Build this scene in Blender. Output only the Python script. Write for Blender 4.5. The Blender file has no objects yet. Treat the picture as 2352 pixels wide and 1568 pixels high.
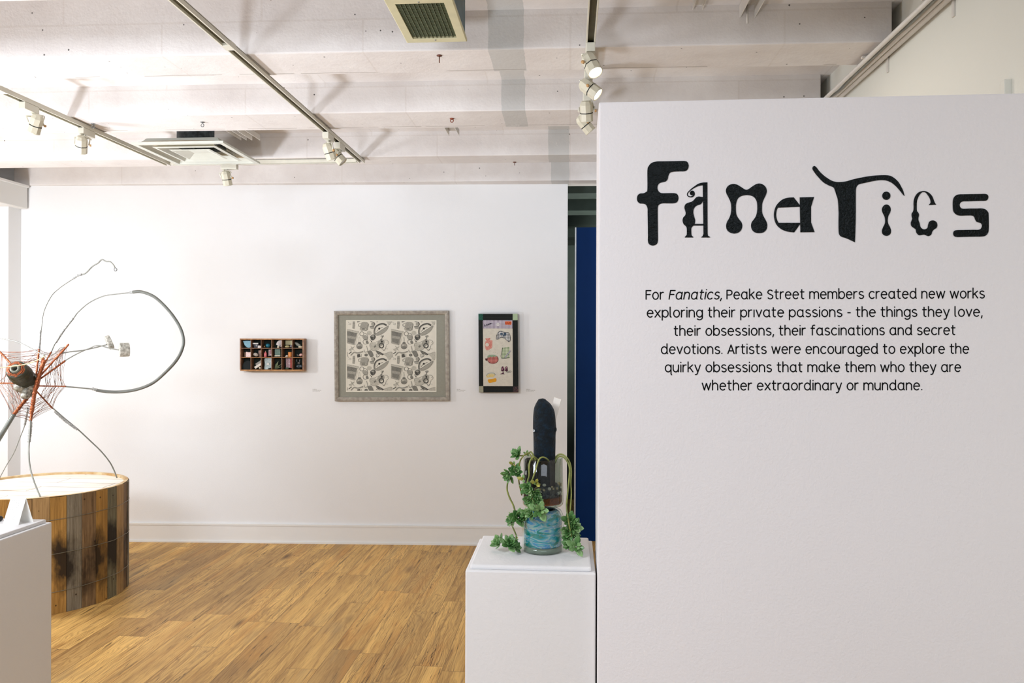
import bpy, bmesh, math, random
from mathutils import Vector, Matrix
from mathutils.geometry import tessellate_polygon
random.seed(7)
SC = bpy.context.scene
COL = SC.collection
# ---------------------------------------------------------------- camera, world, light, exposure
W, Hh, LENS = 2352, 1568, 28.0
F = LENS / 36.0 * W
CAMH = 1.5
YAW = math.atan(132 / F)
ROLL = 0.003
cam = bpy.data.cameras.new('camera')
cam.lens = LENS; cam.sensor_width = 36.0; cam.clip_start = 0.02
camo = bpy.data.objects.new('camera', cam); COL.objects.link(camo)
CM = Matrix.Rotation(YAW, 3, 'Z') @ Matrix.Rotation(math.pi / 2, 3, 'X') @ Matrix.Rotation(ROLL, 3, 'Z')
CO = Vector((0, 0, CAMH))
camo.matrix_world = Matrix.Translation(CO) @ CM.to_4x4()
SC.camera = camo
SC.view_settings.view_transform = 'Standard'
SC.view_settings.look = 'None'
SC.view_settings.gamma = 1.0
SC.view_settings.use_curve_mapping = False
SC.view_settings.exposure = 0.32
try:
    SC.cycles.use_denoising = True
    SC.cycles.max_bounces = 10
    SC.cycles.transparent_max_bounces = 16
    SC.cycles.caustics_reflective = False
    SC.cycles.caustics_refractive = False
except Exception:
    pass
world = bpy.data.worlds.new('world'); SC.world = world
world.use_nodes = True
bg = world.node_tree.nodes['Background']
bg.inputs[0].default_value = (.85, .94, 1.07, 1); bg.inputs[1].default_value = 0.40

def light(name, kind, loc, energy, color=(1, .96, .91), target=None, size=.1, spot=80, blend=.6, sy=None):
    l = bpy.data.lights.new(name, kind); l.energy = energy; l.color = color
    if kind == 'AREA':
        l.size = size
        if sy: l.shape = 'RECTANGLE'; l.size_y = sy
    else:
        l.shadow_soft_size = size
    if kind == 'SPOT':
        l.spot_size = math.radians(spot); l.spot_blend = blend
    o = bpy.data.objects.new(name, l); COL.objects.link(o); o.location = loc
    if target is not None:
        o.rotation_euler = (Vector(target) - Vector(loc)).to_track_quat('-Z', 'Y').to_euler()
    return o
# bright lamp standing in the left bay, outside the frame: lights the left corner, throws the sculpture's shadow
light('bay_lamp_light', 'POINT', (-4.0, 3.9, 1.70), 84, (.94, .965, 1.01), size=.15)
# ceiling lights of the front room, behind and above the camera, then added fill spots
light('front_room_light', 'AREA', (0.5, -1.2, 2.9), 35, (.865, .94, 1.05), target=(0.6, 1.6, 1.0), size=2.2, sy=1.2)
light('front_left_light', 'AREA', (-2.3, .3, 2.55), 80, (.89, .95, 1.04), target=(-1.9, 4.6, .3), size=1.4, sy=.8)
light('ceiling_fill_left', 'SPOT', (-3.6, 2.6, .5), 290, (.88, .95, 1.06), target=(-1.9, 3.8, 2.8), size=.25, spot=88, blend=1.0)  # added fill, no such fitting: brightens ribs and ceiling on the left
light('ceiling_fill_front', 'SPOT', (-1.5, .6, .45), 150, (.87, .95, 1.06), target=(-.75, 3.9, 2.8), size=.25, spot=62, blend=1.0)  # added fill from low in front, lifts the ceiling only

# ---------------------------------------------------------------- picture to place
def ray(px, py):
    d = CM @ Vector(((px - W / 2) / F, -(py - Hh / 2) / F, -1.0))
    return d
def on_plane(px, py, p0, n):
    d = ray(px, py)
    t = (p0 - CO).dot(n) / d.dot(n)
    return CO + d * t
def atY(px, py, y): return on_plane(px, py, Vector((0, y, 0)), Vector((0, 1, 0)))
def atZ(px, py, z): return on_plane(px, py, Vector((0, 0, z)), Vector((0, 0, 1)))
def atX(px, py, x): return on_plane(px, py, Vector((x, 0, 0)), Vector((1, 0, 0)))

# ---------------------------------------------------------------- mesh builder
class MB:
    def __init__(s): s.v = []; s.f = []; s.m = []; s.sm = []
    def add(s, vs, fs, mi=0, smooth=False):
        b = len(s.v)
        s.v += [Vector(v) for v in vs]
        for f in fs:
            s.f.append([b + i for i in f]); s.m.append(mi); s.sm.append(smooth)
    def box(s, c, size, rot=None, bev=0.0, mi=0, seg=2):
        bm = bmesh.new(); bmesh.ops.create_cube(bm, size=1.0)
        for v in bm.verts: v.co = Vector((v.co.x * size[0], v.co.y * size[1], v.co.z * size[2]))
        if bev > 0:
            bmesh.ops.bevel(bm, geom=list(bm.edges), offset=bev, segments=seg, profile=.6, affect='EDGES')
        R = rot if rot is not None else Matrix.Identity(3)
        bm.verts.index_update()
        vs = [Vector(c) + R @ v.co for v in bm.verts]
        fs = [[v.index for v in f.verts] for f in bm.faces]
        bm.free(); s.add(vs, fs, mi, False)
    def bb(s, lo, hi, bev=0.0, mi=0):
        lo = Vector(lo); hi = Vector(hi)
        s.box((lo + hi) / 2, hi - lo, None, bev, mi)
    def tube(s, pts, r, n=8, mi=0, closed=False, smooth=True):
        pts = [Vector(p) for p in pts]; N = len(pts)
        rs = r if isinstance(r, (list, tuple)) else [r] * N
        up = None; vs = []; fs = []
        for i, p in enumerate(pts):
            if closed: t = pts[(i + 1) % N] - pts[i - 1]
            else: t = pts[min(i + 1, N - 1)] - pts[max(i - 1, 0)]
            if t.length < 1e-9: t = Vector((0, 0, 1))
            t.normalize()
            if up is None:
                up = Vector((0, 0, 1)) if abs(t.z) < .9 else Vector((1, 0, 0))
            a = up - t * up.dot(t)
            if a.length < 1e-6: a = Vector((1, 0, 0)) - t * t.x
            a.normalize(); up = a; b = t.cross(a)
            for k in range(n):
                an = 2 * math.pi * k / n
                vs.append(p + (a * math.cos(an) + b * math.sin(an)) * rs[i])
        for i in range(N if closed else N - 1):
            j = (i + 1) % N
            for k in range(n):
                k2 = (k + 1) % n
                fs.append([i * n + k, i * n + k2, j * n + k2, j * n + k])
        s.add(vs, fs, mi, smooth)
        if not closed:
            b = len(s.v) - N * n
            s.f.append([b + k for k in range(n)][::-1]); s.m.append(mi); s.sm.append(False)
            s.f.append([b + (N - 1) * n + k for k in range(n)]); s.m.append(mi); s.sm.append(False)
    def lathe(s, prof, o, n=32, mi=0, R=None, smooth=True, rx=1.0, ry=1.0, close=False):
        R = R if R is not None else Matrix.Identity(3)
        o = Vector(o); vs = []; fs = []; N = len(prof)
        for (r, z) in prof:
            for k in range(n):
                a = 2 * math.pi * k / n
                vs.append(o + R @ Vector((r * math.cos(a) * rx, r * math.sin(a) * ry, z)))
        for i in range(N - 1):
            for k in range(n):
                k2 = (k + 1) % n
                fs.append([i * n + k, i * n + k2, (i + 1) * n + k2, (i + 1) * n + k])
        if close:
            fs.append([k for k in range(n)][::-1]); fs.append([(N - 1) * n + k for k in range(n)])
        s.add(vs, fs, mi, smooth)
    def ball(s, c, r, mi=0, n=12, m=8, R=None):
        r = r if isinstance(r, (tuple, list, Vector)) else (r, r, r)
        R = R if R is not None else Matrix.Identity(3)
        c = Vector(c); vs = []; fs = []
        vs.append(c + R @ Vector((0, 0, -r[2])))
        for i in range(1, m):
            th = math.pi * i / m - math.pi / 2
            for k in range(n):
                a = 2 * math.pi * k / n
                vs.append(c + R @ Vector((r[0] * math.cos(th) * math.cos(a), r[1] * math.cos(th) * math.sin(a), r[2] * math.sin(th))))
        vs.append(c + R @ Vector((0, 0, r[2])))
        for k in range(n):
            fs.append([0, 1 + (k + 1) % n, 1 + k])
            fs.append([len(vs) - 1, 1 + (m - 2) * n + k, 1 + (m - 2) * n + (k + 1) % n])
        for i in range(m - 2):
            for k in range(n):
                k2 = (k + 1) % n
                fs.append([1 + i * n + k, 1 + i * n + k2, 1 + (i + 1) * n + k2, 1 + (i + 1) * n + k])
        s.add(vs, fs, mi, True)
    def prism(s, front, back, mi=0):
        """front / back: matching closed outlines"""
        front = [Vector(p) for p in front]; back = [Vector(p) for p in back]; n = len(front)
        tris = tessellate_polygon([front])
        fs = [list(t) for t in tris] + [[n + i for i in t][::-1] for t in tris]
        fs += [[i, (i + 1) % n, n + (i + 1) % n, n + i] for i in range(n)]
        s.add(front + back, fs, mi, False)
    def loft(s, loops, mi=0, cap0=False, cap1=False):
        n = len(loops[0]); vs = []; fs = []
        for l in loops: vs += [Vector(p) for p in l]
        for i in range(len(loops) - 1):
            for k in range(n):
                k2 = (k + 1) % n
                fs.append([i * n + k, i * n + k2, (i + 1) * n + k2, (i + 1) * n + k])
        if cap0: fs.append(list(range(n))[::-1])
        if cap1: fs.append([(len(loops) - 1) * n + k for k in range(n)])
        s.add(vs, fs, mi, False)
    def build(s, name, mats, parent=None, fix=True):
        mats = mats if isinstance(mats, (list, tuple)) else [mats]
        if parent is not None: org = wloc(parent)
        else:
            if not s.v: org = Vector((0, 0, 0))
            else:
                lo = Vector([min(v[i] for v in s.v) for i in range(3)]); hi = Vector([max(v[i] for v in s.v) for i in range(3)])
                org = Vector(((lo.x + hi.x) / 2, (lo.y + hi.y) / 2, lo.z))
        me = bpy.data.meshes.new(name)
        me.from_pydata([v - org for v in s.v], [], s.f)
        for m in mats: me.materials.append(m)
        me.polygons.foreach_set('material_index', s.m)
        me.polygons.foreach_set('use_smooth', s.sm)
        if fix:
            bm = bmesh.new(); bm.from_mesh(me)
            bmesh.ops.recalc_face_normals(bm, faces=bm.faces)
            bm.to_mesh(me); bm.free()
        me.update()
        o = bpy.data.objects.new(name, me); COL.objects.link(o)
        if parent is not None: o.parent = parent
        else: o.location = org
        return o
def wloc(o):
    p = Vector((0, 0, 0))
    while o is not None:
        p += Vector(o.location); o = o.parent
    return p
def thing(name, loc, label, cat, group=None):
    o = bpy.data.objects.new(name, None); o.empty_display_size = .05
    COL.objects.link(o); o.location = Vector(loc)
    return tag(o, label, cat, group)
def tag(o, label, cat, group=None):
    o['label'] = label; o['category'] = cat
    if group: o['group'] = group
    return o
def struct(o, label=None, cat=None):
    o['kind'] = 'structure'
    if label: o['label'] = label
    if cat: o['category'] = cat
    return o
def smoothpath(pts, k=6):
    pts = [Vector(p) for p in pts]; out = []
    for i in range(len(pts) - 1):
        p0 = pts[max(i - 1, 0)]; p1 = pts[i]; p2 = pts[i + 1]; p3 = pts[min(i + 2, len(pts) - 1)]
        for j in range(k):
            t = j / k
            out.append(.5 * ((2 * p1) + (-p0 + p2) * t + (2 * p0 - 5 * p1 + 4 * p2 - p3) * t * t + (-p0 + 3 * p1 - 3 * p2 + p3) * t ** 3))
    out.append(pts[-1]); return out
def blob(pts, k=4):
    """closed outline through 2D points; a third item marks a corner"""
    n = len(pts); P = [Vector((p[0], p[1])) for p in pts]; cn = [len(p) > 2 for p in pts]; out = []
    for i in range(n):
        p1, p2 = P[i], P[(i + 1) % n]
        p0 = p1 if cn[i] else P[i - 1]; p3 = p2 if cn[(i + 1) % n] else P[(i + 2) % n]
        if cn[i] and cn[(i + 1) % n]:
            out.append(p1.copy()); continue
        for j in range(k):
            t = j / k
            out.append(.5 * ((2 * p1) + (-p0 + p2) * t + (2 * p0 - 5 * p1 + 4 * p2 - p3) * t * t + (-p0 + 3 * p1 - 3 * p2 + p3) * t ** 3))
    return out
def circ(cx, cy, rx, ry=None, n=20, a0=0):
    ry = ry or rx
    return [Vector((cx + rx * math.cos(a0 + 2 * math.pi * i / n), cy + ry * math.sin(a0 + 2 * math.pi * i / n))) for i in range(n)]

# ---------------------------------------------------------------- materials
def lin(c):
    if isinstance(c, str):
        c = c.lstrip('#'); c = [int(c[i:i + 2], 16) / 255 for i in (0, 2, 4)]
        return tuple(x / 12.92 if x <= .04045 else ((x + .055) / 1.055) ** 2.4 for x in c) + (1,)
    return tuple(c[:3]) + (1,)
class NT:
    def __init__(s, name):
        s.mat = bpy.data.materials.new(name); s.mat.use_nodes = True
        s.t = s.mat.node_tree; s.p = s.t.nodes['Principled BSDF']; s.out = s.t.nodes['Material Output']
    def n(s, typ, ins=None, **kw):
        nd = s.t.nodes.new(typ)
        for k, v in kw.items(): setattr(nd, k, v)
        for k, v in (ins or {}).items(): s.set(nd.inputs[k], v)
        return nd
    def set(s, sock, v):
        if hasattr(v, 'is_linked') or isinstance(v, bpy.types.NodeSocket): s.t.links.new(v, sock)
        else:
            if sock.type == 'RGBA' and len(v) == 3: v = tuple(v) + (1,)
            sock.default_value = v
    def m(s, op, a, b=None, c=None):
        nd = s.t.nodes.new('ShaderNodeMath'); nd.operation = op
        s.set(nd.inputs[0], a)
        if b is not None: s.set(nd.inputs[1], b)
        if c is not None: s.set(nd.inputs[2], c)
        return nd.outputs[0]
    def mix(s, f, a, b, mode='MIX'):
        nd = s.t.nodes.new('ShaderNodeMix'); nd.data_type = 'RGBA'; nd.blend_type = mode
        s.set(nd.inputs[0], f); s.set(nd.inputs[6], a); s.set(nd.inputs[7], b)
        return nd.outputs[2]
    def noise(s, vec, scale, detail=3, rough=.5, dist=0):
        nd = s.n('ShaderNodeTexNoise', {'Scale': scale, 'Detail': detail, 'Roughness': rough, 'Distortion': dist})
        if vec is not None: s.set(nd.inputs['Vector'], vec)
        return nd.outputs[0]
    def ramp(s, f, lo, hi):
        nd = s.n('ShaderNodeMapRange', {'Value': f, 'From Min': lo, 'From Max': hi}); return nd.outputs[0]
    def coord(s, kind='Object'): return s.n('ShaderNodeTexCoord').outputs[kind]
    def pos(s): return s.n('ShaderNodeNewGeometry').outputs['Position']
    def scale(s, vec, sc):
        nd = s.n('ShaderNodeMapping', {'Vector': vec, 'Scale': sc}); return nd.outputs[0]
    def bump(s, h, strength, dist=.01):
        nd = s.n('ShaderNodeBump', {'Height': h, 'Strength': strength, 'Distance': dist})
        s.set(s.p.inputs['Normal'], nd.outputs[0])
    def base(s, c): s.set(s.p.inputs['Base Color'], c)
    def rough(s, v): s.set(s.p.inputs['Roughness'], v)
_mc = {}
def mat(name, c, rough=.6, var=.10, sc=25, metal=0.0, bump=0.0, bsc=60, spec=.5, c2=None, lo=.35, hi=.65, pos=True, bd=.004):
    if name in _mc: return _mc[name]
    N = NT(name); v = N.pos() if pos else N.coord()
    c = lin(c); d = lin(c2) if c2 else tuple(x * (1 - var) for x in c[:3]) + (1,)
    f = N.ramp(N.noise(v, sc, 4), lo, hi)
    N.base(N.mix(f, c, d)); N.rough(rough)
    N.p.inputs['Metallic'].default_value = metal
    N.p.inputs['Specular IOR Level'].default_value = spec
    if bump: N.bump(N.noise(v, bsc, 4), bump, bd)
    _mc[name] = N.mat
    return N.mat
def glass_mat(name, tint, ior=1.45, rough=.02, dens=1.0):
    N = NT(name); t = N.t
    tr = N.n('ShaderNodeBsdfTransparent', {'Color': lin(tint)})
    gl = N.n('ShaderNodeBsdfGlossy', {'Roughness': rough, 'Color': (1, 1, 1, 1)})
    fr = N.n('ShaderNodeFresnel', {'IOR': ior})
    nz = N.noise(N.pos(), 40, 2)
    bp = N.n('ShaderNodeBump', {'Height': nz, 'Strength': .06, 'Distance': .004})
    t.links.new(bp.outputs[0], gl.inputs['Normal']); t.links.new(bp.outputs[0], fr.inputs['Normal'])
    fm = N.m('MULTIPLY', fr.outputs[0], N.m('SUBTRACT', 1, N.n('ShaderNodeNewGeometry').outputs['Backfacing']))
    mx = N.n('ShaderNodeMixShader'); t.links.new(fm, mx.inputs[0])
    t.links.new(tr.outputs[0], mx.inputs[1]); t.links.new(gl.outputs[0], mx.inputs[2])
    t.links.new(mx.outputs[0], N.out.inputs['Surface'])
    return N.mat

def wall_mat(name, c, bump=.05, sc=180, var=.03):
    N = NT(name); v = N.pos()
    c = lin(c)
    f = N.ramp(N.noise(v, 1.3, 4), .3, .7)
    N.base(N.mix(f, c, tuple(x * (1 - var) for x in c[:3]) + (1,)))
    N.rough(.55); N.p.inputs['Specular IOR Level'].default_value = .25
    h = N.m('ADD', N.noise(v, sc, 3), N.m('MULTIPLY', N.noise(v, 6, 3), .8))
    N.bump(h, bump, .006)
    return N.mat
M_wall = wall_mat('gallery_white_paint', '#e9e9e9', .10)
M_part = wall_mat('partition_white_paint', '#e6e3e4', .16, 150)
M_plinth = wall_mat('plinth_white_paint', '#dfdddc', .12, 120)
M_trim = wall_mat('trim_white_paint', '#e6e5e2', .05, 90)
M_right = wall_mat('cream_wall_paint', '#dfded4', .08, 90)

def floor_mat():
    N = NT('oak_plank_floor'); P = N.pos()
    sp = N.n('ShaderNodeSeparateXYZ', {0: P}); x, y = sp.outputs[0], sp.outputs[1]
    w, L = .142, .92
    xr = N.m('DIVIDE', N.m('ADD', x, 20.03), w); row = N.m('FLOOR', xr); fx = N.m('FRACT', xr)
    h1 = N.n('ShaderNodeTexWhiteNoise', {'W': row}, noise_dimensions='1D').outputs[0]
    yr = N.m('ADD', N.m('DIVIDE', N.m('ADD', y, 20), L), N.m('MULTIPLY', h1, 7.0)); col = N.m('FLOOR', yr); fy = N.m('FRACT', yr)
    cv = N.n('ShaderNodeCombineXYZ', {0: row, 1: col, 2: 0.0})
    hn = N.n('ShaderNodeTexWhiteNoise', {'Vector': cv.outputs[0]}, noise_dimensions='3D')
    h2, hc = hn.outputs[0], hn.outputs[1]
    off = N.n('ShaderNodeVectorMath', {0: hc, 1: (9, 13, 17)}, operation='MULTIPLY').outputs[0]
    vp = N.n('ShaderNodeVectorMath', {0: P, 1: off}, operation='ADD').outputs[0]
    sx, sy = N.n('ShaderNodeSeparateXYZ', {0: vp}).outputs[0:2]
    warp = N.noise(N.scale(vp, (7, 1.7, 1)), 1.0, 3, .5)
    g1 = N.noise(N.scale(vp, (46, 2.2, 1)), 1.0, 7, .68, 1.0)       # streaks along the plank
    g2 = N.noise(N.scale(vp, (8, .9, 1)), 1.0, 3, .5, .8)           # broad bands
    g3 = N.noise(N.scale(vp, (230, 9, 1)), 1.0, 3, .6, .3)          # fine grain
    # cathedral figure: warped lengthwise rings
    rad = N.m('ADD', N.m('MULTIPLY', N.m('ABSOLUTE', N.m('SUBTRACT', fx, .5)), 1.5), N.m('MULTIPLY', warp, 2.4))
    cat = N.m('FRACT', N.m('ADD', N.m('MULTIPLY', rad, 6.5), N.m('MULTIPLY', sy, .7)))
    cat = N.m('ABSOLUTE', N.m('SUBTRACT', N.m('MULTIPLY', cat, 2), 1))
    h3 = N.n('ShaderNodeSeparateColor', {0: hc}).outputs[1]
    fig = N.m('MULTIPLY', N.ramp(cat, .45, 1.0), N.ramp(h3, .25, .6))
    c = N.mix(N.ramp(g2, .34, .66), lin('#e8ba6c'), lin('#b98f50'))
    c = N.mix(N.m('MULTIPLY', N.ramp(h2, .3, 1.0), .55), c, lin('#97764a'))
    c = N.mix(N.m('MULTIPLY', N.ramp(h3, .75, .95), .6), c, lin('#e2b66c'))
    c = N.mix(N.m('MULTIPLY', fig, .42), c, lin('#7c552a'))
    c = N.mix(N.m('MULTIPLY', N.ramp(g1, .5, .66), .62), c, lin('#6d4722'))
    c = N.mix(N.m('MULTIPLY', N.ramp(g3, .48, .72), .40), c, lin('#80592c'))
    k = N.n('ShaderNodeTexVoronoi', {'Vector': N.scale(vp, (5.0, 1.3, 1)), 'Scale': 1.0}).outputs[0]
    knot = N.m('MULTIPLY', N.ramp(N.m('ADD', k, N.m('MULTIPLY', N.m('SUBTRACT', g1, .5), .16)), .15, .02), .85)
    c = N.mix(knot, c, lin('#4c3017'))
    orr = N.m('MULTIPLY', N.ramp(N.noise(N.scale(vp, (6, .8, 1)), 1.0, 3, .6, 1.0), .54, .7), .7)
    c = N.mix(N.m('MULTIPLY', orr, .6), c, lin('#c4873c'))
    gry = N.m('MULTIPLY', N.ramp(N.noise(N.scale(vp, (5, .7, 2)), 1.3, 3, .6, 1.0), .56, .72), .4)
    c = N.mix(gry, c, lin('#857253'))
    # thin dark checks
    ck = N.noise(N.scale(vp, (27, .7, 1)), 1.0, 3, .55, 1.2)
    ckm = N.m('MULTIPLY', N.m('SUBTRACT', 1, N.ramp(N.m('ABSOLUTE', N.m('SUBTRACT', ck, .58)), .001, .014)), N.m('MULTIPLY', N.ramp(N.noise(N.scale(vp, (4, 1.1, 3)), 1.0, 2), .42, .52), .9))
    c = N.mix(ckm, c, lin('#35210f'))
    ex = N.m('MINIMUM', fx, N.m('SUBTRACT', 1, fx)); ey = N.m('MULTIPLY', N.m('MINIMUM', fy, N.m('SUBTRACT', 1, fy)), L / w)
    seam = N.ramp(N.m('MINIMUM', ex, ey), .014, .004)
    c = N.mix(N.m('MULTIPLY', seam, .7), c, lin('#5b3f20'))
    N.base(c); N.rough(N.m('ADD', .42, N.m('MULTIPLY', g3, .15)))
    N.p.inputs['Specular IOR Level'].default_value = .32
    N.bump(N.m('SUBTRACT', N.m('MULTIPLY', g3, .15), seam), .25, .002)
    return N.mat
M_floor = floor_mat()

def ceil_mat():
    N = NT('painted_board_marked_concrete'); P = N.pos()
    sp = N.n('ShaderNodeSeparateXYZ', {0: P}); x, y, z = sp.outputs
    n1 = N.noise(P, 2.2, 5, .6); n2 = N.noise(P, 9, 5, .65)
    c = N.mix(N.ramp(n1, .35, .68), lin('#e6e2df'), lin('#d9d3cf'))
    c = N.mix(N.m('MULTIPLY', N.ramp(n2, .45, .75), .35), c, lin('#cdc5c2'))
    # grey-blue repainted strips
    def band(v, a, b): return N.m('MULTIPLY', N.m('GREATER_THAN', v, a), N.m('LESS_THAN', v, b))
    xj = N.m('ADD', x, N.m('MULTIPLY', N.m('SUBTRACT', N.noise(P, 14, 2), .5), .012))
    b1 = N.m('MULTIPLY', band(xj, -.325, -.185), band(y, 2.0, 3.42))
    b2 = N.m('MULTIPLY', band(xj, -.345, -.225), band(y, 3.42, 4.7))
    b3 = N.m('MULTIPLY', band(xj, -.135, -.005), band(y, 4.75, 6.0))
    bs = N.m('MAXIMUM', b1, N.m('MAXIMUM', b2, b3))
    c = N.mix(N.m('MULTIPLY', bs, .6), c, lin('#b3b5b2'))
    # rectangular repair patches
    pv = N.n('ShaderNodeTexBrick', {'Vector': N.n('ShaderNodeCombineXYZ', {0: x, 1: z, 2: 0.0}).outputs[0], 'Color1': (1, 1, 1, 1), 'Color2': (.93, .93, .935, 1), 'Mortar': (.88, .86, .84, 1),
               'Scale': 1.0, 'Mortar Size': .004, 'Brick Width': .83, 'Row Height': .155, 'Bias': -.2}).outputs[0]
    c = N.mix(.6, c, pv, 'MULTIPLY')
    # pinholes
    vo = N.n('ShaderNodeTexVoronoi', {'Vector': P, 'Scale': 20.0}); vd, vc = vo.outputs[0], vo.outputs[1]
    hsel = N.n('ShaderNodeSeparateColor', {0: vc}).outputs[0]
    hole = N.m('MULTIPLY', N.m('LESS_THAN', vd, N.m('MULTIPLY', hsel, .085)), N.m('GREATER_THAN', hsel, .64))
    c = N.mix(N.m('MULTIPLY', hole, .85), c, lin('#3c3a36'))
    # ragged board seams along the beam undersides and chipped plaster
    for yc in (3.40, 4.27):
        sl = N.m('MULTIPLY', N.m('LESS_THAN', N.m('ABSOLUTE', N.m('SUBTRACT', N.m('ADD', y, N.m('MULTIPLY', N.noise(P, 5, 3), .02)), N.m('ADD', yc, N.m('MULTIPLY', x, .012)))), .0035), N.m('GREATER_THAN', N.noise(P, 3.1, 3), .47))
        c = N.mix(N.m('MULTIPLY', sl, .55), c, lin('#8b8279'))
    chip = N.ramp(N.noise(P, 4.5, 6, .7, .6), .66, .70)
    c = N.mix(N.m('MULTIPLY', chip, .45), c, lin('#efebe6'))
    N.base(c); N.rough(.8); N.p.inputs['Specular IOR Level'].default_value = .15
    h = N.m('ADD', N.m('MULTIPLY', n2, .7), N.m('MULTIPLY', N.noise(P, 55, 4, .7), .5))
    h = N.m('SUBTRACT', N.m('ADD', h, N.m('MULTIPLY', chip, .6)), hole)
    N.bump(h, .22, .012)
    return N.mat
M_ceil = ceil_mat()
M_cream = mat('aged_cream_enamel', '#cfc9b4', .38, .10, 30, bump=.02)
M_track = mat('white_track_metal', '#d8d4c4', .35, .06, 20)
M_black = mat('black_groove', '#14140f', .6, .2)
M_slot = mat('olive_track_slot', '#4a452e', .6, .2)
M_tan = mat('tan_knob', '#c79a63', .5, .15)
M_steel = mat('galvanised_steel', '#8d9090', .38, .25, 60, metal=.75, bump=.05)
M_chan = mat('painted_channel_steel', '#d9d4cc', .4, .08, 15)
M_rust = mat('rusty_hook_iron', '#5a4a40', .7, .4, 90, c2='#7a3a22')
M_dark = mat('dark_room_paint', '#4a554e', .8, .25, 5, bump=.1, bsc=30)
M_blue = mat('deep_blue_paint', '#002a5e', .6, .10, 4, bump=.03, spec=.12)

# ---------------------------------------------------------------- walls and floor
b0 = atZ(298, 1243.5, 0); b1 = atZ(1090, 1252, 0)
BU = (b1 - b0); BU.z = 0; BU.normalize()
BN = Vector((BU.y, -BU.x, 0))            # towards the room
BO = b0.copy()
if BN.y > 0: BN = -BN
BO = BO + BN * -0.012                    # shoe moulding stands proud of the wall
def B(px, py, d=0.0): return on_plane(px, py, BO + BN * d, BN)
HB = (B(300, 426.5).z + B(1290, 421).z) / 2         # wall top = beam underside
bl = B(58, 800); br = B(1303, 800)
def wall_box(mb, p0, p1, z0, z1, n, th):
    """box from p0 to p1 on the face, thickness th away from n"""
    a = [Vector((p0.x, p0.y, z0)), Vector((p1.x, p1.y, z0)), Vector((p1.x, p1.y, z1)), Vector((p0.x, p0.y, z1))]
    mb.prism(a, [p - n * th for p in a])
XL = -4.105
mb = MB(); wall_box(mb, BO + BU * ((-6.4 - BO.x) / BU.x), br, 0, HB, BN, .115)
struct(mb.build('wall_back', M_wall), 'white back wall with the pictures', 'wall')
mb = MB()
z0, z1 = 0, B(700, 1204.5).z
p0 = BO + BU * ((-6.4 - BO.x) / BU.x)
wall_box(mb, p0 + BN * .011, br + BN * .011, 0.0, z1, BN, .010)
wall_box(mb, p0 + BN * .020, br + BN * .020, 0.0, .012, BN, .008)
wall_box(mb, p0 + BN * .0145, br + BN * .0145, z1 - .010, z1 + .003, BN, .013)
struct(mb.build('baseboard_back', M_trim), 'white baseboard along the back wall', 'baseboard')
mb = MB(); mb.bb((-6.6, -4.0, -.05), (4.6, 12.0, 0))
struct(mb.build('floor', M_floor), 'light oak plank floor', 'floor')
# left bay: pier, header and the wall far to the left
pz = B(30, 800).y
mb = MB(); mb.bb((-4.9, pz - .135, 0), (XL, pz + .10, B(20, 474).z + .02), .004)
struct(mb.build('wall_left', M_wall), 'white pier at the left end of the back wall', 'wall')
zt, zb = B(60, 428, .02).z, B(55, 480, .02).z
mb = MB(); mb.bb((-4.72, .6, zb), (-4.045, pz - .012, zt), .006)
mb.bb((-4.74, .6, zt - .012), (-4.03, pz - .012, zt + .006), .003)
struct(mb.build('trim_1', M_trim), 'white boxed header running along the left bay', 'header')
mb = MB(); mb.bb((-6.6, -4.0, 0), (-6.45, 6.6, 3.4)); 
struct(mb.build('wall_left_bay', M_wall), 'white outer wall of the left bay', 'wall')

# right-hand wall
XR = 1.275
mb = MB(); mb.bb((XR, 1.2, 0), (XR + .15, 6.2, 3.3))
struct(mb.build('wall_right', M_right), 'cream wall rising behind the white partition', 'wall')
# partition with the lettering
c0 = math.atan(132 / F)
PA = -.010
PU = Vector((math.cos(PA), math.sin(PA), 0)); PN = Vector((PU.y, -PU.x, 0))
PZ = 2.02
PO = atY(1374, 784, PZ)
def PT(px, py, d=0.0): return on_plane(px, py, PO + PN * d, PN)
ztop = (PT(1376, 235).z + PT(2340, 213).z) / 2
p0 = Vector((PO.x, PO.y, 0)); p1 = p0 + PU * (XR - p0.x - .004)
mb = MB()
a = [p0, p1, p1.copy(), p0.copy()]
TH = .24
bm_lo = Vector((0, 0, 0))
mb.box(((p0 + p1) / 2 - PN * (TH / 2)) + Vector((0, 0, ztop / 2)), ((p1 - p0).length, TH, ztop), Matrix.Rotation(PA, 3, 'Z'), .004)
struct(mb.build('wall_partition', M_part), 'white freestanding partition wall carrying the exhibition title', 'partition wall')

# ---------------------------------------------------------------- ceiling: slab with downstand ribs
CA = .012
HS = 2.815
CR = Matrix.Rotation(CA, 3, 'Z')
mb = MB()
def cbox(x0, x1, y0, y1, z0, z1, bev=.006):
    lo = Vector((x0, y0, z0)); hi = Vector((x1, y1, z1))
    mb.box(CR @ ((lo + hi) / 2), hi - lo, CR, bev)
ribs = []
for (ya, yb) in ((785 - 122, 785 - 172), (785 - 261, 785 - 298), (785 - 362, 785 - 379)):
    ribs.append(tuple((CR.transposed() @ atZ(700, 785 - q, HB)).y for q in (ya, yb)))
ribs = [(.6, .88), (1.48, 1.76), (2.34, 2.62)] + ribs
wy = B(700, 600).y
for (ya, yb) in ribs: cbox(-6.5, XR, ya, yb, HB, 3.2)
cbox(XL + .02, 3.0, wy - .055, wy + .16, HB - .002, 3.2)
cbox(-6.5, 3.0, ribs[3][0] + .1, 6.6, HS, 3.2, 0)
cbox(-.60, XR + .1, -.4, ribs[3][0] + .1, HS, 3.2, 0)
cbox(-6.5, -.60, -.4, ribs[3][0] + .1, 3.08, 3.2, 0)
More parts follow.
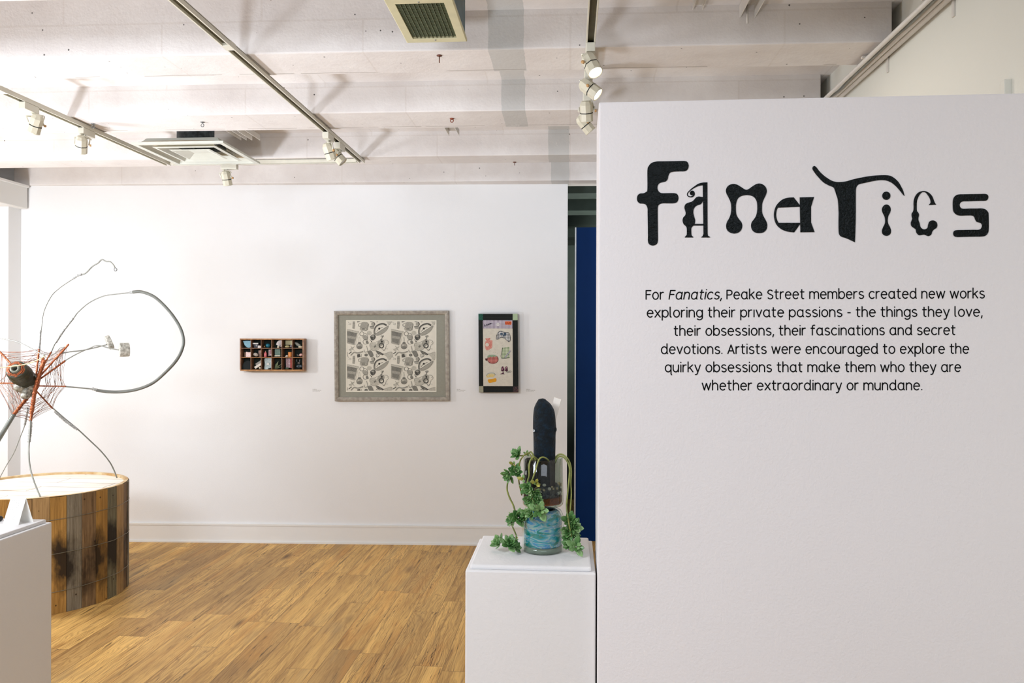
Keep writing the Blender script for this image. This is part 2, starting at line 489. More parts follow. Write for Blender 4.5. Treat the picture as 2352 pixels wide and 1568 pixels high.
cbox(-.62, -.60, -.4, ribs[3][0] + .1, HS, 3.2, 0)
struct(mb.build('ceiling', M_ceil), 'white painted ribbed concrete ceiling', 'ceiling')
# dark room beyond the gap on the right of the back wall
mb = MB()
for i, (ya, yb) in enumerate(((6.35, 6.6), (7.2, 7.45), (8.1, 8.35), (9.0, 9.25))): mb.bb((-2.5, ya, HB + .02), (3.0, yb, 3.1), .004)
mb.bb((-2.5, 6.16, HS), (3.0, 12, 3.2))
mb.bb((-2.6, 6.2, 0), (-2.45, 12, 3.1)); mb.bb((3.0, 5.9, 0), (3.1, 12, 3.2)); mb.bb((-2.6, 9.8, 0), (3.1, 9.95, 3.1))
mb.bb((-2.45, 7.6, 0), (.55, 7.7, 2.42), .004)  # inner block added to keep the view through the gap dark
struct(mb.build('wall_far', M_dark), 'dark painted room beyond the doorway', 'wall')
q = atY(1322, 522, 6.02)
mb = MB(); mb.bb((q.x + .006, 6.02, 0), (1.27, 6.11, q.z), .003)
bw = struct(mb.build('wall_blue', M_blue), 'deep blue partition in the next room', 'partition wall')
mb = MB(); mb.bb((q.x - .005, 6.019, 0), (q.x + .006, 6.109, q.z), .002)
struct(mb.build('trim_2', mat('white_edge_strip', '#e9edf2', .5)), 'white edge strip of the blue partition', 'edge strip')
light('blue_panel_fill', 'AREA', (.75, 5.0, 2.45), 1.5, (.75, .9, 1.1), target=(.2, 6.0, 1.9), size=.25)  # added light hidden behind the lettered partition, brightens the blue panel
light('far_ceiling_fill', 'AREA', (1.2, 7.0, 1.3), 34, (.95, 1, .95), target=(.2, 7.2, 3), size=.5)  # added upward fill for the dark room's ceiling, no lamp there
# small pale strip on the right wall
q = atX(2318, 200, XR)
mb = MB(); mb.bb((XR - .02, q.y - .012, 0.02), (XR + .001, q.y + .012, q.z + .02), .003)
struct(mb.build('trim_3', M_right), 'pale strip on the cream wall at the right edge', 'trim')

# ---------------------------------------------------------------- title vinyl and paragraph
def vinyl():
    N = NT('glossy_black_vinyl'); P = N.pos()
    N.base(lin('#040a09')); N.rough(.09); N.p.inputs['Specular IOR Level'].default_value = .15
    h = N.m('ADD', N.noise(P, 190, 3, .6), N.m('MULTIPLY', N.noise(P, 60, 3), .6)); N.bump(h, .55, .004)
    return N.mat
M_vinyl = vinyl()
M_ink = mat('black_wall_print', '#060707', .6, .2, 40, spec=.1)
def z7(p): return (1440 + p[0] * .19558, 350 + p[1] * .19558)
def z8(p): return (1850 + p[0] * .19558, 350 + p[1] * .19558)
title = thing('wall_title', PT(1868, 470, .001), 'black title lettering FANATICS on the white partition', 'lettering')
def letter(polys, mp):
    mb = MB()
    for pl in polys:
        pts = [mp(p) for p in pl]
        mb.prism([PT(x, y, .0012) for x, y in pts], [PT(x, y, .0001) for x, y in pts])
    return mb.build('letter', M_vinyl, title)
def ribbon(pw, k=5):
    pts = smoothpath([(p[0], p[1], p[2]) for p in pw], k); L = []; R = []
    for i, p in enumerate(pts):
        t = pts[min(i + 1, len(pts) - 1)] - pts[max(i - 1, 0)]; t.z = 0; t.normalize()
        nrm = Vector((-t.y, t.x)); c = Vector((p.x, p.y))
        L.append(c + nrm * p.z / 2); R.append(c - nrm * p.z / 2)
    return L + R[::-1]
Fp = [(240,210),(255,160),(290,122),(350,105),(420,103),(500,102),(620,100),(680,100),(712,115),(726,158),(712,200),(680,220),(620,222),(545,226),(505,240),(487,275),(478,315),(455,340),(425,348),(385,360),(362,390),(360,430),(378,462),(410,477),(480,477),(550,477),(590,490),(606,535),(590,580),(550,596),(480,597),(420,597),(385,607),(365,635),(362,700),(363,820),(364,960),(364,1035),(350,1075),(305,1093),(262,1078),(246,1040),(246,965),(244,820),(242,700),(242,665),(235,635),(215,608),(180,600),(150,598),(125,575),(117,540),(128,500),(155,482),(195,478),(225,462),(240,430)]
letter([blob(Fp)], z7)
Ab = [(897,523,1),(870,520),(840,517),(812,528),(790,552),(765,575),(725,588),(690,605),(675,640),(682,680),(690,710),(682,740),(660,765),(653,800),(665,840),(690,865),(702,890),(702,960),(695,975),(680,990,1),(680,998,1),(780,998,1),(778,990,1),(762,975),(757,955),(757,890),(775,865),(795,840),(802,800),(795,770),(785,735),(780,700),(785,665),(805,635),(835,618),(870,605),(890,575),(897,545,1)]
As = [(890,385,1),(890,352,1),(945,350,1),(948,955),(957,978),(975,990,1),(977,998,1),(873,998,1),(873,992,1),(890,978),(898,955)]
letter([blob(Ab), blob(As), ribbon([(945,368,36),(895,369,33),(850,377,28),(800,402,18),(745,442,12),(712,480,11),(715,508,11),(745,521,13),(775,512,17),(788,488,20),(775,462,26),(758,468,32),(755,485,28)]), [Vector(p) for p in ((770,838),(902,838),(902,858),(770,858))], circ(762, 478, 24)], z7)
letter([blob([(1250,370),(1295,378),(1340,405),(1380,430),(1405,437),(1430,428),(1470,400),(1510,375),(1555,364),(1600,378),(1632,410),(1643,455),(1632,500),(1610,545),(1592,590),(1587,640),(1588,700),(1600,740),(1625,785),(1643,825),(1648,860),(1638,905),(1605,937),(1553,947),(1500,937),(1468,905),(1457,860),(1465,820),(1490,785),(1515,745),(1528,690),(1530,620),(1522,570),(1498,530),(1460,508),(1405,500),(1350,510),(1312,532),(1290,570),(1281,620),(1281,690),(1290,740),(1318,785),(1345,820),(1355,860),(1345,905),(1310,940),(1255,952),(1205,937),(1173,905),(1165,855),(1178,810),(1203,765),(1220,710),(1225,640),(1215,580),(1190,525),(1168,480),(1162,440),(1180,400),(1210,378)])], z7)
letter([blob([(1960,527,1),(1900,530),(1840,545),(1785,585),(1745,640),(1726,720),(1735,800),(1765,860),(1820,905),(1890,930),(1965,938,1),(2036,840,1),(2036,825,1),(1780,825,1),(1760,780),(1753,730),(1760,680),(1775,648,1),(2034,638,1),(2034,622,1)]),
        [Vector(p) for p in ((2029,527),(2198,523),(2163,640),(2163,820),(2204,935),(2036,937))]], z7)
letter([blob([(108,158),(130,175),(160,215),(210,265),(265,305),(320,335),(390,347),(480,338),(560,315),(650,295),(750,278),(850,268),(940,266),(1000,275),(1050,305),(1095,350),(1130,410),(1150,455),(1165,510,1),(1150,500),(1110,450),(1060,395),(1010,355),(950,330),(880,325),(800,335),(700,357),(640,370),(610,390),(595,425),(592,500),(592,700),(588,900),(582,1055,1),(540,1035),(480,1008),(430,992),(402,972),(390,930),(388,800),(389,700),(380,560),(360,490),(340,430),(325,408),(270,385),(210,350),(160,300),(110,240),(85,200),(82,180),(92,163)])], z8)
letter([circ(950, 508, 49, n=32), blob([(950,610),(985,625),(1003,665),(995,705),(975,745),(967,800),(975,840),(995,880),(1006,920),(995,960),(952,980),(908,960),(898,920),(910,880),(930,840),(935,800),(928,750),(905,705),(898,665),(915,628)])], z8)
letter([blob([(1535,608,1),(1520,590),(1508,560),(1490,515),(1460,480),(1420,457),(1385,452),(1340,462),(1300,495),(1278,540),(1270,585),(1270,660),(1262,695),(1248,715),(1246,745),(1253,775),(1245,800),(1237,830),(1245,865),(1275,888),(1295,905),(1302,940),(1330,970),(1360,970),(1390,964),(1415,973),(1445,982),(1478,965),(1490,930),(1510,905),(1540,885),(1550,850),(1535,812),(1495,797),(1455,812),(1440,850),(1432,885),(1400,902),(1370,893),(1350,870),(1342,830),(1330,800),(1328,770),(1335,735),(1325,705),(1310,685),(1308,640),(1310,580),(1320,540),(1340,500),(1365,472),(1390,465),(1415,475),(1440,505),(1462,545),(1470,580),(1465,597),(1450,610,1),(1452,618,1),(1532,613,1)])], z8)
letter([blob([(1800,492),(1860,490),(1960,488),(2050,487),(2110,486),(2140,497),(2149,525),(2138,555),(2110,567),(2050,568),(1920,573),(1850,575),(1822,590),(1812,617),(1822,645),(1850,660),(1920,658),(2010,657),(2070,656),(2115,668),(2145,700),(2152,740),(2153,900),(2142,950),(2110,980),(2060,987),(1980,988),(1850,991),(1775,992),(1745,980),(1735,950),(1745,922),(1780,911),(1860,909),(1960,907),(2035,906),(2062,890),(2073,860),(2062,832),(2035,822),(2008,812),(1992,785),(1980,755),(1950,740),(1880,740),(1815,741),(1770,728),(1740,695),(1731,650),(1731,570),(1742,530),(1765,505)])], z8)
# stroke alphabet, x-height 5
def arc(cx, cy, rx, ry, a0, a1, n=12):
    return [(cx + rx * math.cos(math.radians(a0 + (a1 - a0) * i / n)), cy + ry * math.sin(math.radians(a0 + (a1 - a0) * i / n))) for i in range(n + 1)]
bowl = lambda cx=2.4: arc(cx, 2.5, 2.35, 2.55, 0, 360, 20)
G = {
 'a': (5.2, [arc(2.4, 2.5, 2.35, 2.55, 30, 330, 18), [(4.55, 5.0), (4.55, 1.0)] + arc(5.25, .9, .7, .9, 180, 260, 4)]),
 'b': (4.75, [[(0, 7.2), (0, 0)], bowl()]),
 'c': (4.3, [arc(2.4, 2.5, 2.4, 2.55, 48, 312, 16)]),
 'd': (5.2, [bowl(), [(4.7, 7.2), (4.7, .9)] + arc(5.35, .9, .65, .9, 180, 260, 4)]),
 'e': (4.7, [[(.1, 2.7), (4.6, 2.7)] + arc(2.35, 2.5, 2.3, 2.55, 5, 312, 18)]),
 'f': (3.1, [[(3.1, 7.1)] + arc(2.5, 5.7, 1.4, 1.45, 85, 180, 6) + [(1.1, 0)], [(0, 4.9), (2.8, 4.9)]]),
 'g': (4.7, [bowl(2.35), [(4.65, 5.0), (4.65, -.3)] + arc(2.4, -.3, 2.25, 1.75, 0, -140, 8)]),
 'h': (4.4, [[(0, 7.2), (0, 0)], arc(2.1, 2.9, 2.1, 2.15, 180, 0, 10) + [(4.2, 0)]]),
 'i': (.4, [[(.2, 5), (.2, 0)], [(.2, 6.75), (.2, 6.9)]]),
 'I': (.4, [[(.2, 5), (.2, 0)]]),
 'k': (4.0, [[(0, 7.2), (0, 0)], [(3.7, 5), (0.05, 2.2)], [(1.3, 3.1), (3.9, 0)]]),
 'l': (1.2, [[(0, 7.2), (0, .9)] + arc(.85, .9, .85, .9, 180, 270, 5)]),
 'm': (7.4, [[(0, 5), (0, 0)], arc(1.85, 3.2, 1.85, 1.85, 180, 0, 10) + [(3.7, 0)], arc(5.5, 3.2, 1.8, 1.85, 180, 0, 10) + [(7.3, 0)]]),
 'n': (4.4, [[(0, 5), (0, 0)], arc(2.1, 2.9, 2.1, 2.15, 180, 0, 10) + [(4.2, 0)]]),
 'o': (4.8, [bowl()]),
 'p': (4.75, [[(0, 5), (0, -2.2)], bowl()]),
 'q': (4.9, [bowl(), [(4.75, 5), (4.75, -1.4), (5.2, -2.2)]]),
 'r': (2.6, [[(0, 5), (0, 0)], arc(2.1, 2.9, 2.1, 2.1, 180, 78, 8)]),
 's': (3.9, [arc(2.0, 3.72, 1.75, 1.33, 40, 200, 9) + [(1.2, 2.85), (2.8, 2.25)] + arc(2.0, 1.33, 1.85, 1.38, 25, -145, 9)]),
 't': (3.1, [[(1.1, 6.6), (1.1, 1.1)] + arc(2.3, 1.25, 1.2, 1.3, 180, 290, 7), [(0, 4.9), (2.9, 4.9)]]),
 'u': (4.5, [[(0, 5)] + arc(2.1, 2.1, 2.1, 2.15, 180, 360, 10), [(4.3, 5), (4.3, 0)]]),
 'v': (4.3, [[(0, 5), (2.15, 0), (4.3, 5)]]),
 'w': (6.8, [[(0, 5), (1.7, 0), (3.4, 4.8), (5.1, 0), (6.8, 5)]]),
 'x': (4.2, [[(0, 5), (4.1, 0)], [(4.1, 5), (0, 0)]]),
 'y': (4.4, [[(0, 5), (2.25, .1)], [(4.4, 5), (1.9, -1.5), (1.0, -2.1), (.3, -2.0)]]),
 'F': (3.9, [[(3.9, 6.3), (0, 6.3), (0, 0)], [(0, 3.4), (3.4, 3.4)]]),
 'P': (4.2, [[(0, 0), (0, 6.3), (2.3, 6.3)] + arc(2.3, 4.6, 1.9, 1.7, 90, -90, 9) + [(0, 2.9)]]),
 'S': (4.5, [arc(2.3, 4.75, 2.0, 1.6, 35, 200, 9) + [(1.3, 3.6), (3.3, 2.8)] + arc(2.3, 1.6, 2.15, 1.65, 25, -145, 9)]),
 'A': (5.2, [[(0, 0), (2.6, 6.3), (5.2, 0)], [(.9, 2.0), (4.3, 2.0)]]),
 ',': (.6, [[(.5, .4), (.0, -1.3)]]), '.': (.5, [[(.25, .1), (.25, .3)]]), '-': (2.2, [[(0, 2.8), (2.1, 2.8)]]),
}
def text_line(mb, s, x0, x1, y0, y1, plane, sw, unit, d0, d1, mi=0):
    segs = []; x = 0; ital = False
    for ch in s:
        if ch in '<>': ital = (ch == '<'); continue
        if ch == ' ': x += 3.1; continue
        wd, st = G[ch]
        for s_ in st: segs.append([(x + p[0] + (.2 * p[1] if ital else 0), p[1]) for p in s_])
        x += wd + 1.6
    tot = x - 1.6; sx = (x1 - x0) / tot
    for sg in segs:
        pts = [Vector((x0 + p[0] * sx, y0 + (y1 - y0) * p[0] / tot - p[1] * unit)) for p in sg]
        for i in range(len(pts) - 1):
            t = pts[i + 1] - pts[i]
            if t.length < 1e-6: continue
            t.normalize(); n = Vector((-t.y, t.x)) * sw / 2
            q = [pts[i] + n, pts[i + 1] + n, pts[i + 1] - n, pts[i] - n]
            mb.add([plane(p.x, p.y, d1) for p in q], [[0, 1, 2, 3]], mi)
        for p in pts:
            mb.add([plane(c.x, c.y, d1 + .00002) for c in circ(p.x, p.y, sw / 2, n=8)], [list(range(8))], mi)
para = thing('wall_text', PT(1870, 785, .001), 'six centred lines of small black text below the title', 'text')
for (s, x0, x1, y0, y1) in (
    ('For <Fanatics,> Peake Street members created new works', 1483, 2262, 688, 685),
    ('exploring their prIvate passions - the things they love,', 1485.7, 2257, 729, 727),
    ('their obsessions, their fascinations and secret', 1547.5, 2195, 771, 769),
    ('devotions. Artists were encouraged to explore the', 1518, 2226, 813, 812),
    ('quirky obsessions that make them who they are', 1527, 2207.5, 854.6, 854),
    ('whether extraordinary or mundane.', 1612, 2119, 896.4, 896)):
    mb = MB(); text_line(mb, s, x0 + 1, x1 - 1, y0 - 1, y1 - 1, PT, 2.7, 3.15, .0002, .0006)
    mb.build('text_line', M_ink, para, fix=False)
# ---------------------------------------------------------------- track lighting
HT = HB - .004          # top of the tracks
TB = HT - .022          # slot side of the tracks
def track(name, x0, y0, x1, y1, label, parts_joint=()):
    a = Vector((x0, y0, 0)); b = Vector((x1, y1, 0)); d = (b - a).normalized(); s = Vector((-d.y, d.x, 0))
    t = thing(name, ((a + b) / 2) + Vector((0, 0, TB)), label, 'light track', 'ceiling light tracks')
    R = Matrix((d, s, Vector((0, 0, 1)))).transposed()
    L = (b - a).length
    mb = MB(); c = (a + b) / 2
    mb.box(c + Vector((0, 0, HT - .003)), (L, .036, .006), R, .001)
    for sg in (-1, 1): mb.box(c + s * (sg * .015) + Vector((0, 0, HT - .012)), (L, .006, .020), R, .001)
    mb.build('rail', M_track, t)
    mb = MB(); mb.box(c + Vector((0, 0, HT - .009)), (L - .004, .022, .004), R); mb.build('slot', M_slot, t)
    for k in parts_joint:
        p = a + d * (L * k); mb = MB(); mb.box(p + Vector((0, 0, HT - .011)), (.05, .038, .0235), R, .001); mb.build('joint', M_track, t)
    return t
zt_ = TB
def trk(px, py): return atZ(px, py, TB)
k1a = trk(0, 207); k1b = trk(368, 375); X1 = (k1a.x + k1b.x) / 2
k2a = trk(410, 2); k2b = trk(826, 375); X2 = (k2a.x + k2b.x) / 2
YC = trk(620, 376).y
X3 = trk(1361, 40).x
track('light_track', X1, 1.6, X1, YC + .02, 'white light track on the left, ending beside the square air diffuser', (.55,))
track('light_track', X2, 1.0, X2, YC + .02, 'white light track crossing the ceiling between the diffuser and the grille', (.5,))
track('light_track', X1 + .03, YC, X2 - .03, YC, 'white cross track behind the square air diffuser')
track('light_track', X3, 1.0, X3, 4.0, 'white light track over the corner of the lettered partition')
def emit(name, c, s):
    N = NT(name); N.base(lin(c)); N.p.inputs['Emission Color'].default_value = lin(c); N.p.inputs['Emission Strength'].default_value = s
    return N.mat
M_lens_on = emit('lit_lamp_lens', '#fff6e6', 9.0)
M_lens = mat('lamp_glass', '#b8b5aa', .15, .1)
def lamp(adapter, head, aim, label, lit=False, along=(0, 1, 0), energy=0, spot=70, knob=1, so=0.0):
    A = Vector(adapter); H = Vector(head); d = Vector(aim).normalized(); al = Vector(along)
    t = thing('track_spotlight', A, label, 'spotlight', 'track spotlights')
    sd = Vector((-al.y, al.x, 0))
    R = Matrix((al, sd, Vector((0, 0, 1)))).transposed()
    mb = MB(); mb.box(A - Vector((0, 0, .017)), (.105, .034, .034), R, .003); mb.build('adapter', M_track, t)
    # side axis for the yoke
    q = d.cross(Vector((0, 0, 1)))
    q = q.normalized() if q.length > .1 else Vector((1, 0, 0))
    n_ = q.cross(d).normalized(); ks = 1 if q.x * knob > 0 else -1
    st = A + al * so - Vector((0, 0, .034)); r = .0295; Lh = .080
    mb = MB(); piv = H - d * .005
    top = st - Vector((0, 0, .014))
    mb.tube([st, top], .007, 8)
    for sg in (-1, 1):
        mb.tube([top, top + q * sg * (r + .006) + (piv - top) * .15, piv + q * sg * (r + .006)], .0045, 6)
    mb.build('yoke', M_track, t)
    RR = Matrix((q, n_, d)).transposed()
    mb = MB()
    mb.lathe([(.012, -Lh / 2 - .014), (r * .72, -Lh / 2 - .010), (r, -Lh / 2 + .006), (r, Lh / 2 - .004)], H, 8, 0, RR, False, close=True)
    mb.lathe([(r * .95, Lh / 2 - .006), (r * .98, Lh / 2), (r * .90, Lh / 2 + .001), (r * .86, Lh / 2 - .006)], H, 28, 0, RR)
    hd = mb.build('lamp_head', M_cream, t)
    mb = MB(); mb.lathe([(r * 1.012, .000), (r * 1.012, .0045)], H, 8, 0, RR, False); mb.build('groove', M_black, hd)
    mb = MB(); mb.lathe([(.0001, Lh / 2 - .003), (r * .84, Lh / 2 - .003)], H, 24, 0, RR, False); mb.build('lens', M_lens_on if lit else M_lens, hd)
    mb = MB()
    mb.lathe([(.0001, .006), (.006, .006), (.0065, -.002), (.0001, -.002)], piv + q * ks * (r + .011), 12, 0, Matrix((n_, d, q * ks)).transposed(), True)
    mb.build('knob', M_tan, t)
    mb = MB(); bk = H - d * (Lh / 2 + .012)
    mb.tube(smoothpath([st + al * .02, st + al * .02 + q * .03 - Vector((0, 0, .02)), bk + q * .025, bk]), .003, 6); mb.build('cable', M_track, t)
    if energy:
        light('spotlight_beam', 'SPOT', H + d * (Lh / 2 + .012), energy, (1, .93, .84), target=H + d * 2, size=.03, spot=spot, blend=.7)
    return t
def hang(px, py, y): return atY(px, py, y)
yv = trk(70 + 30, 252).y
ya = trk(72, 240).y; yb = trk(199, 298).y
lamp((X1, ya, TB), hang(82, 287, ya + .03), (-.45, .25, -.85), 'leftmost spotlight, tipped down to the left on the left track', energy=5, so=.034)
lamp((X1, yb, TB), hang(187, 334, yb - .03), (-.30, .45, -.84), 'spotlight hanging nearest the near corner of the square diffuser, on the left track', energy=5, so=-.034)
lamp((trk(526, 384).x + .04, YC, TB), hang(521, 411, YC), (.05, .35, -.93), 'spotlight hanging alone from the cross track in front of the white wall', along=(1, 0, 0), energy=5, so=-.036)
lamp((X2, trk(745, 308).y, TB), hang(757, 350, trk(745, 308).y), (.25, .30, -.9), 'octagonal spotlight hanging upright at the far end of the middle track', energy=5)
lamp((X2, trk(768, 328).y + .03, TB), hang(777, 361, trk(768, 328).y + .03), (.65, .1, -.72), 'bright spotlight tipped right at the far end of the middle track')
y3 = trk(1357, 97).y + .05
lamp((X3, y3, TB), atY(1359, 150, y3 - .06), (.35, -.40, -.85), 'topmost lit spotlight by the partition corner, lamp face turned down and right', True, knob=-1, energy=9, spot=100)
lamp((X3, y3 + .32, TB), atY(1357, 205, y3 + .26), (.72, -.18, -.62), 'second lit spotlight by the partition corner, tipped to the right', True, knob=-1, energy=12, spot=110)
lamp((X3, y3 + .62, TB), atY(1347, 258, y3 + .60), (.05, .42, -.9), 'third spotlight down by the partition corner, unlit and upright', energy=6)
lamp((X3, y3 + .86, TB), atY(1345, 287, y3 + .83), (.62, .2, -.74), 'lowest spotlight by the partition corner, turned away to the right')

# ---------------------------------------------------------------- square ceiling diffuser
zd = 2.605
c1 = atZ(290, 333, zd); c2 = atZ(517, 328, zd); c3 = atZ(605, 376.5, zd); c4 = atZ(406, 378, zd)
cx = (c1.x + c2.x + c3.x + c4.x) / 4; cy = (c1.y + c2.y + c3.y + c4.y) / 4; hw = (abs(c2.x - c1.x) + abs(c3.x - c4.x) + abs(c4.y - c1.y) * 2) / 8
M_diff = mat('off_white_diffuser_enamel', '#cfd1c6', .35, .05, 20)
M_diffin = mat('grey_green_diffuser_inside', '#5c6354', .5, .25, 12)
df = thing('ceiling_diffuser', (cx, cy, zd), 'square stepped air diffuser hanging below the ceiling on the left', 'air diffuser')
def sq(h, z): return [Vector((cx - h, cy - h, z)), Vector((cx + h, cy - h, z)), Vector((cx + h, cy + h, z)), Vector((cx - h, cy + h, z))]
mb = MB(); mb.loft([sq(hw, zd + .012), sq(hw, zd), sq(hw - .028, zd), sq(hw - .032, zd + .012), sq(hw - .058, zd + .046), sq(hw - .062, zd + .048), sq(hw - .035, zd + .016), sq(hw, zd + .012)])
mb.build('outer_frame', M_diff, df)
h2 = hw * .70
mb = MB(); mb.loft([sq(h2, zd + .003), sq(h2 - .018, zd), sq(h2 - .052, zd + .040), sq(h2 - .055, zd + .043), sq(h2 - .01, zd + .008), sq(h2, zd + .003)])
mb.build('cone', M_diff, df)
h3 = hw * .46
mb = MB(); mb.loft([sq(h3, zd + .002), sq(h3 - .012, zd - .001), sq(h3 - .07, zd + .022)], cap1=True); mb.build('centre_panel', M_diff, df)
for a in range(4):
    mb = MB(); u = Vector((math.cos(a * math.pi / 2 + math.pi / 4), math.sin(a * math.pi / 2 + math.pi / 4), 0))
    mb.tube([Vector((cx, cy, zd + .05)) + u * .06, Vector((cx, cy, zd + .055)) + u * (hw * .7)], .006, 6); mb.build('bracket', M_diffin, df)
mb = MB(); mb.lathe([(.0001, zd + .052), (hw * .8, zd + .050)], (cx, cy, 0), 4, 0, Matrix.Rotation(math.pi / 4, 3, 'Z'), False); mb.build('throat_shade', mat('throat_shade_dark', '#1c211c', .8, .3), df)  # dark plate stands in for the shade up inside the diffuser
mb = MB()
prof = []
for i in range(9):
    t = i / 8; prof.append((hw * 1.0 * (1 - t) + .115 * t, zd + .012 + .046 * (t ** .7)))
loops = []
for r, z in prof:
    lp = []
    e = (r - .115) / (hw - .115)
    for k in range(32):
        an = 2 * math.pi * (k + .5) / 32; cc, ss = math.cos(an), math.sin(an)
        rs = 1 / max(abs(cc), abs(ss)); rr = r * (rs * e + (1 - e))
        lp.append(Vector((cx + cc * rr, cy + ss * rr, z)))
    loops.append(lp)
mb.loft(loops); mb.build('hood', mat('beige_diffuser_hood', '#c9bda6', .5, .1), df)
M_duct = mat('blue_grey_duct_wrap', '#56646a', .6, .45, 35, c2='#2b3438', bump=.3, bsc=60)
mb = MB(); mb.lathe([(.105, zd + .05), (.105, HS + .01)], (cx - .02, cy, 0), 32); mb.build('duct_neck', M_duct, df)
# return grille
zg = HB - .02
g = [atZ(x, y, zg) for x, y in ((885, -2), (1043, -2), (1070, 96.5), (930, 99))]
gx0 = (g[0].x + g[3].x) / 2; gx1 = (g[1].x + g[2].x) / 2; gy1 = (g[2].y + g[3].y) / 2
gi = [atZ(x, y, zg) for x, y in ((910, 8), (1022, 8), (1048, 88), (945, 90))]
ix0 = (gi[0].x + gi[3].x) / 2; ix1 = (gi[1].x + gi[2].x) / 2; iy0 = (gi[0].y + gi[1].y) / 2; iy1 = (gi[2].y + gi[3].y) / 2
gy0 = iy0 - (gy1 - iy1) - .015
M_gr = mat('yellowed_grille_frame', '#cfc9a4', .4, .08, 20)
gr = thing('return_grille', ((gx0 + gx1) / 2, (gy0 + gy1) / 2, zg), 'cream framed air grille with dark egg-crate mesh in the ceiling', 'air grille')
def rect(x0, x1, y0, y1, z): return [Vector((x0, y0, z)), Vector((x1, y0, z)), Vector((x1, y1, z)), Vector((x0, y1, z))]
mb = MB(); mb.loft([rect(gx0, gx1, gy0, gy1, zg + .012), rect(gx0, gx1, gy0, gy1, zg + .002), rect(gx0 + .003, gx1 - .003, gy0 + .003, gy1 - .003, zg), rect(ix0, ix1, iy0, iy1, zg), rect(ix0, ix1, iy0, iy1, zg + .03)])
mb.build('frame', M_gr, gr)
mb = MB(); nx = 11; ny = 24
for i in range(1, nx): mb.bb((ix0 + (ix1 - ix0) * i / nx - .0007, iy0, zg + .002), (ix0 + (ix1 - ix0) * i / nx + .0007, iy1, zg + .012))
for i in range(1, ny): mb.bb((ix0, iy0 + (iy1 - iy0) * i / ny - .0006, zg + .004), (ix1, iy0 + (iy1 - iy0) * i / ny + .0006, zg + .011))
mb.build('mesh', mat('grille_mesh_metal', '#6e7458', .5, .2), gr)
mb = MB(); mb.bb((ix0 - .004, iy0 - .004, zg + .03), (ix1 + .004, iy1 + .004, zg + .034)); mb.build('filter', mat('dark_green_filter', '#1a2415', .9, .3), gr)
for yy in (iy1 + .012, iy0 - .012):
    mb = MB(); mb.ball(((ix0 + ix1) / 2, yy, zg), (.004, .004, .002)); mb.build('screw', M_steel, gr)
mb = MB(); mb.bb((gx0 + .02, gy0 + .02, zg + .012), (gx1 - .004, gy1 - .03, HS + .002)); mb.build('duct_box', mat('teal_grey_duct_metal', '#4f6a72', .5, .3, 30, bump=.1), gr)

# ---------------------------------------------------------------- channels, conduits, hooks
def channel(x, y0, y1, w, h, z, label):
    t = MB()
    t.bb((x - w / 2, y0, z), (x + w / 2, y1, z + .003)); t.bb((x - w / 2, y0, z - h), (x - w / 2 + .003, y1, z + .001)); t.bb((x + w / 2 - .003, y0, z - h), (x + w / 2, y1, z + .001))
    o = t.build('ceiling_channel', M_chan); return tag(o, label, 'metal channel', 'ceiling channels')
p = atZ(1715, 42, HS - .05); 
channel(p.x, 2.64, p.y, .060, .05, HS - .002, 'wide open channel above the lettered partition, near the right wall')
mb = MB(); mb.tube([(p.x, p.y - .01, HS - .004), (p.x, p.y - .01, HS - .075)], .004, 8)
tag(mb.build('hanger_bolt', M_chan), 'bolt hanging from the wide channel above the partition', 'bolt')
p = atZ(1602, 22, HS - .02); channel(p.x, 2.64, p.y, .040, .02, HS - .002, 'narrow closed channel above the partition, left of the wide one')
for (px, py, w, lab) in ((588, 322, .05, 'channel just right of the diffuser neck, between two beams'), (560, 322, .035, 'channel touching the diffuser neck on its right, between two beams'), (1043, 312, .06, 'channel between beams right of the middle track, with a hanging screw')):
    p = atZ(px, py, HB + .005); channel(p.x, ribs[4][1] + .005, p.y, w, .03, HB + .035, lab)
cz = HB - .024
def conduit(px, py, x, r, label, wob=0):
    z = atX(px, py, x).z
    z = min(z, HB - r - .002)
    pts = [(x + (random.uniform(-wob, wob)), 1.3 + i * .16, z + random.uniform(-wob, wob)) for i in range(30)]
    mb = MB(); mb.tube(smoothpath(pts, 3) if wob else [pts[0], pts[-1]], r, 10)
    return tag(mb.build('conduit', M_chan if not wob else mat('grey_cable_sheath', '#8e918c', .5, .3)), label, 'conduit', 'conduits along the cream wall')
cA = conduit(2048, 108, 1.252, .012, 'lowest white conduit running along the cream wall')
cB = conduit(2039, 108, 1.226, .010, 'second white conduit from the cream wall')
cC = conduit(2030, 108, 1.205, .006, 'grey cable lying loosely above the conduits', .006)
cD = conduit(2022, 106, 1.185, .009, 'white conduit farthest out from the cream wall')
for i, y in enumerate((2.3, 2.75, 3.3)):
    mb = MB(); z = cz
    mb.bb((1.17, y - .008, z + .008), (XR, y + .008, z + .016)); mb.bb((XR - .006, y - .008, z - .05), (XR, y + .008, z + .012))
    tag(mb.build('pipe_strap', M_chan), 'strap holding the conduits, %s' % ('nearest the top of the picture', 'middle of the three', 'lowest in view, near the partition top')[i], 'strap', 'conduit straps')
def hook(px, py, L, label, m=M_rust, eye=True):
    p = atZ(px, py, HB); mb = MB()
    mb.lathe([(.0001, 0), (.011, 0), (.011, -.003), (.0001, -.003)], p, 10)
    mb.tube([p, p - Vector((0, 0, L))], .0022, 6)
    if eye:
        c = p - Vector((0, 0, L + .008)); mb.tube([c + Vector((.008 * math.cos(a * .6283), 0, .008 * math.sin(a * .6283))) for a in range(10)], .0022, 6, closed=True)
    return tag(mb.build('ceiling_hook', m), label, 'hook', 'hooks in the ceiling beams')
hook(214, 284, .008, 'eye hook in the beam right of the left light track', M_steel)
hook(465, 280, .010, 'eye hook in the beam above the square diffuser', M_steel)
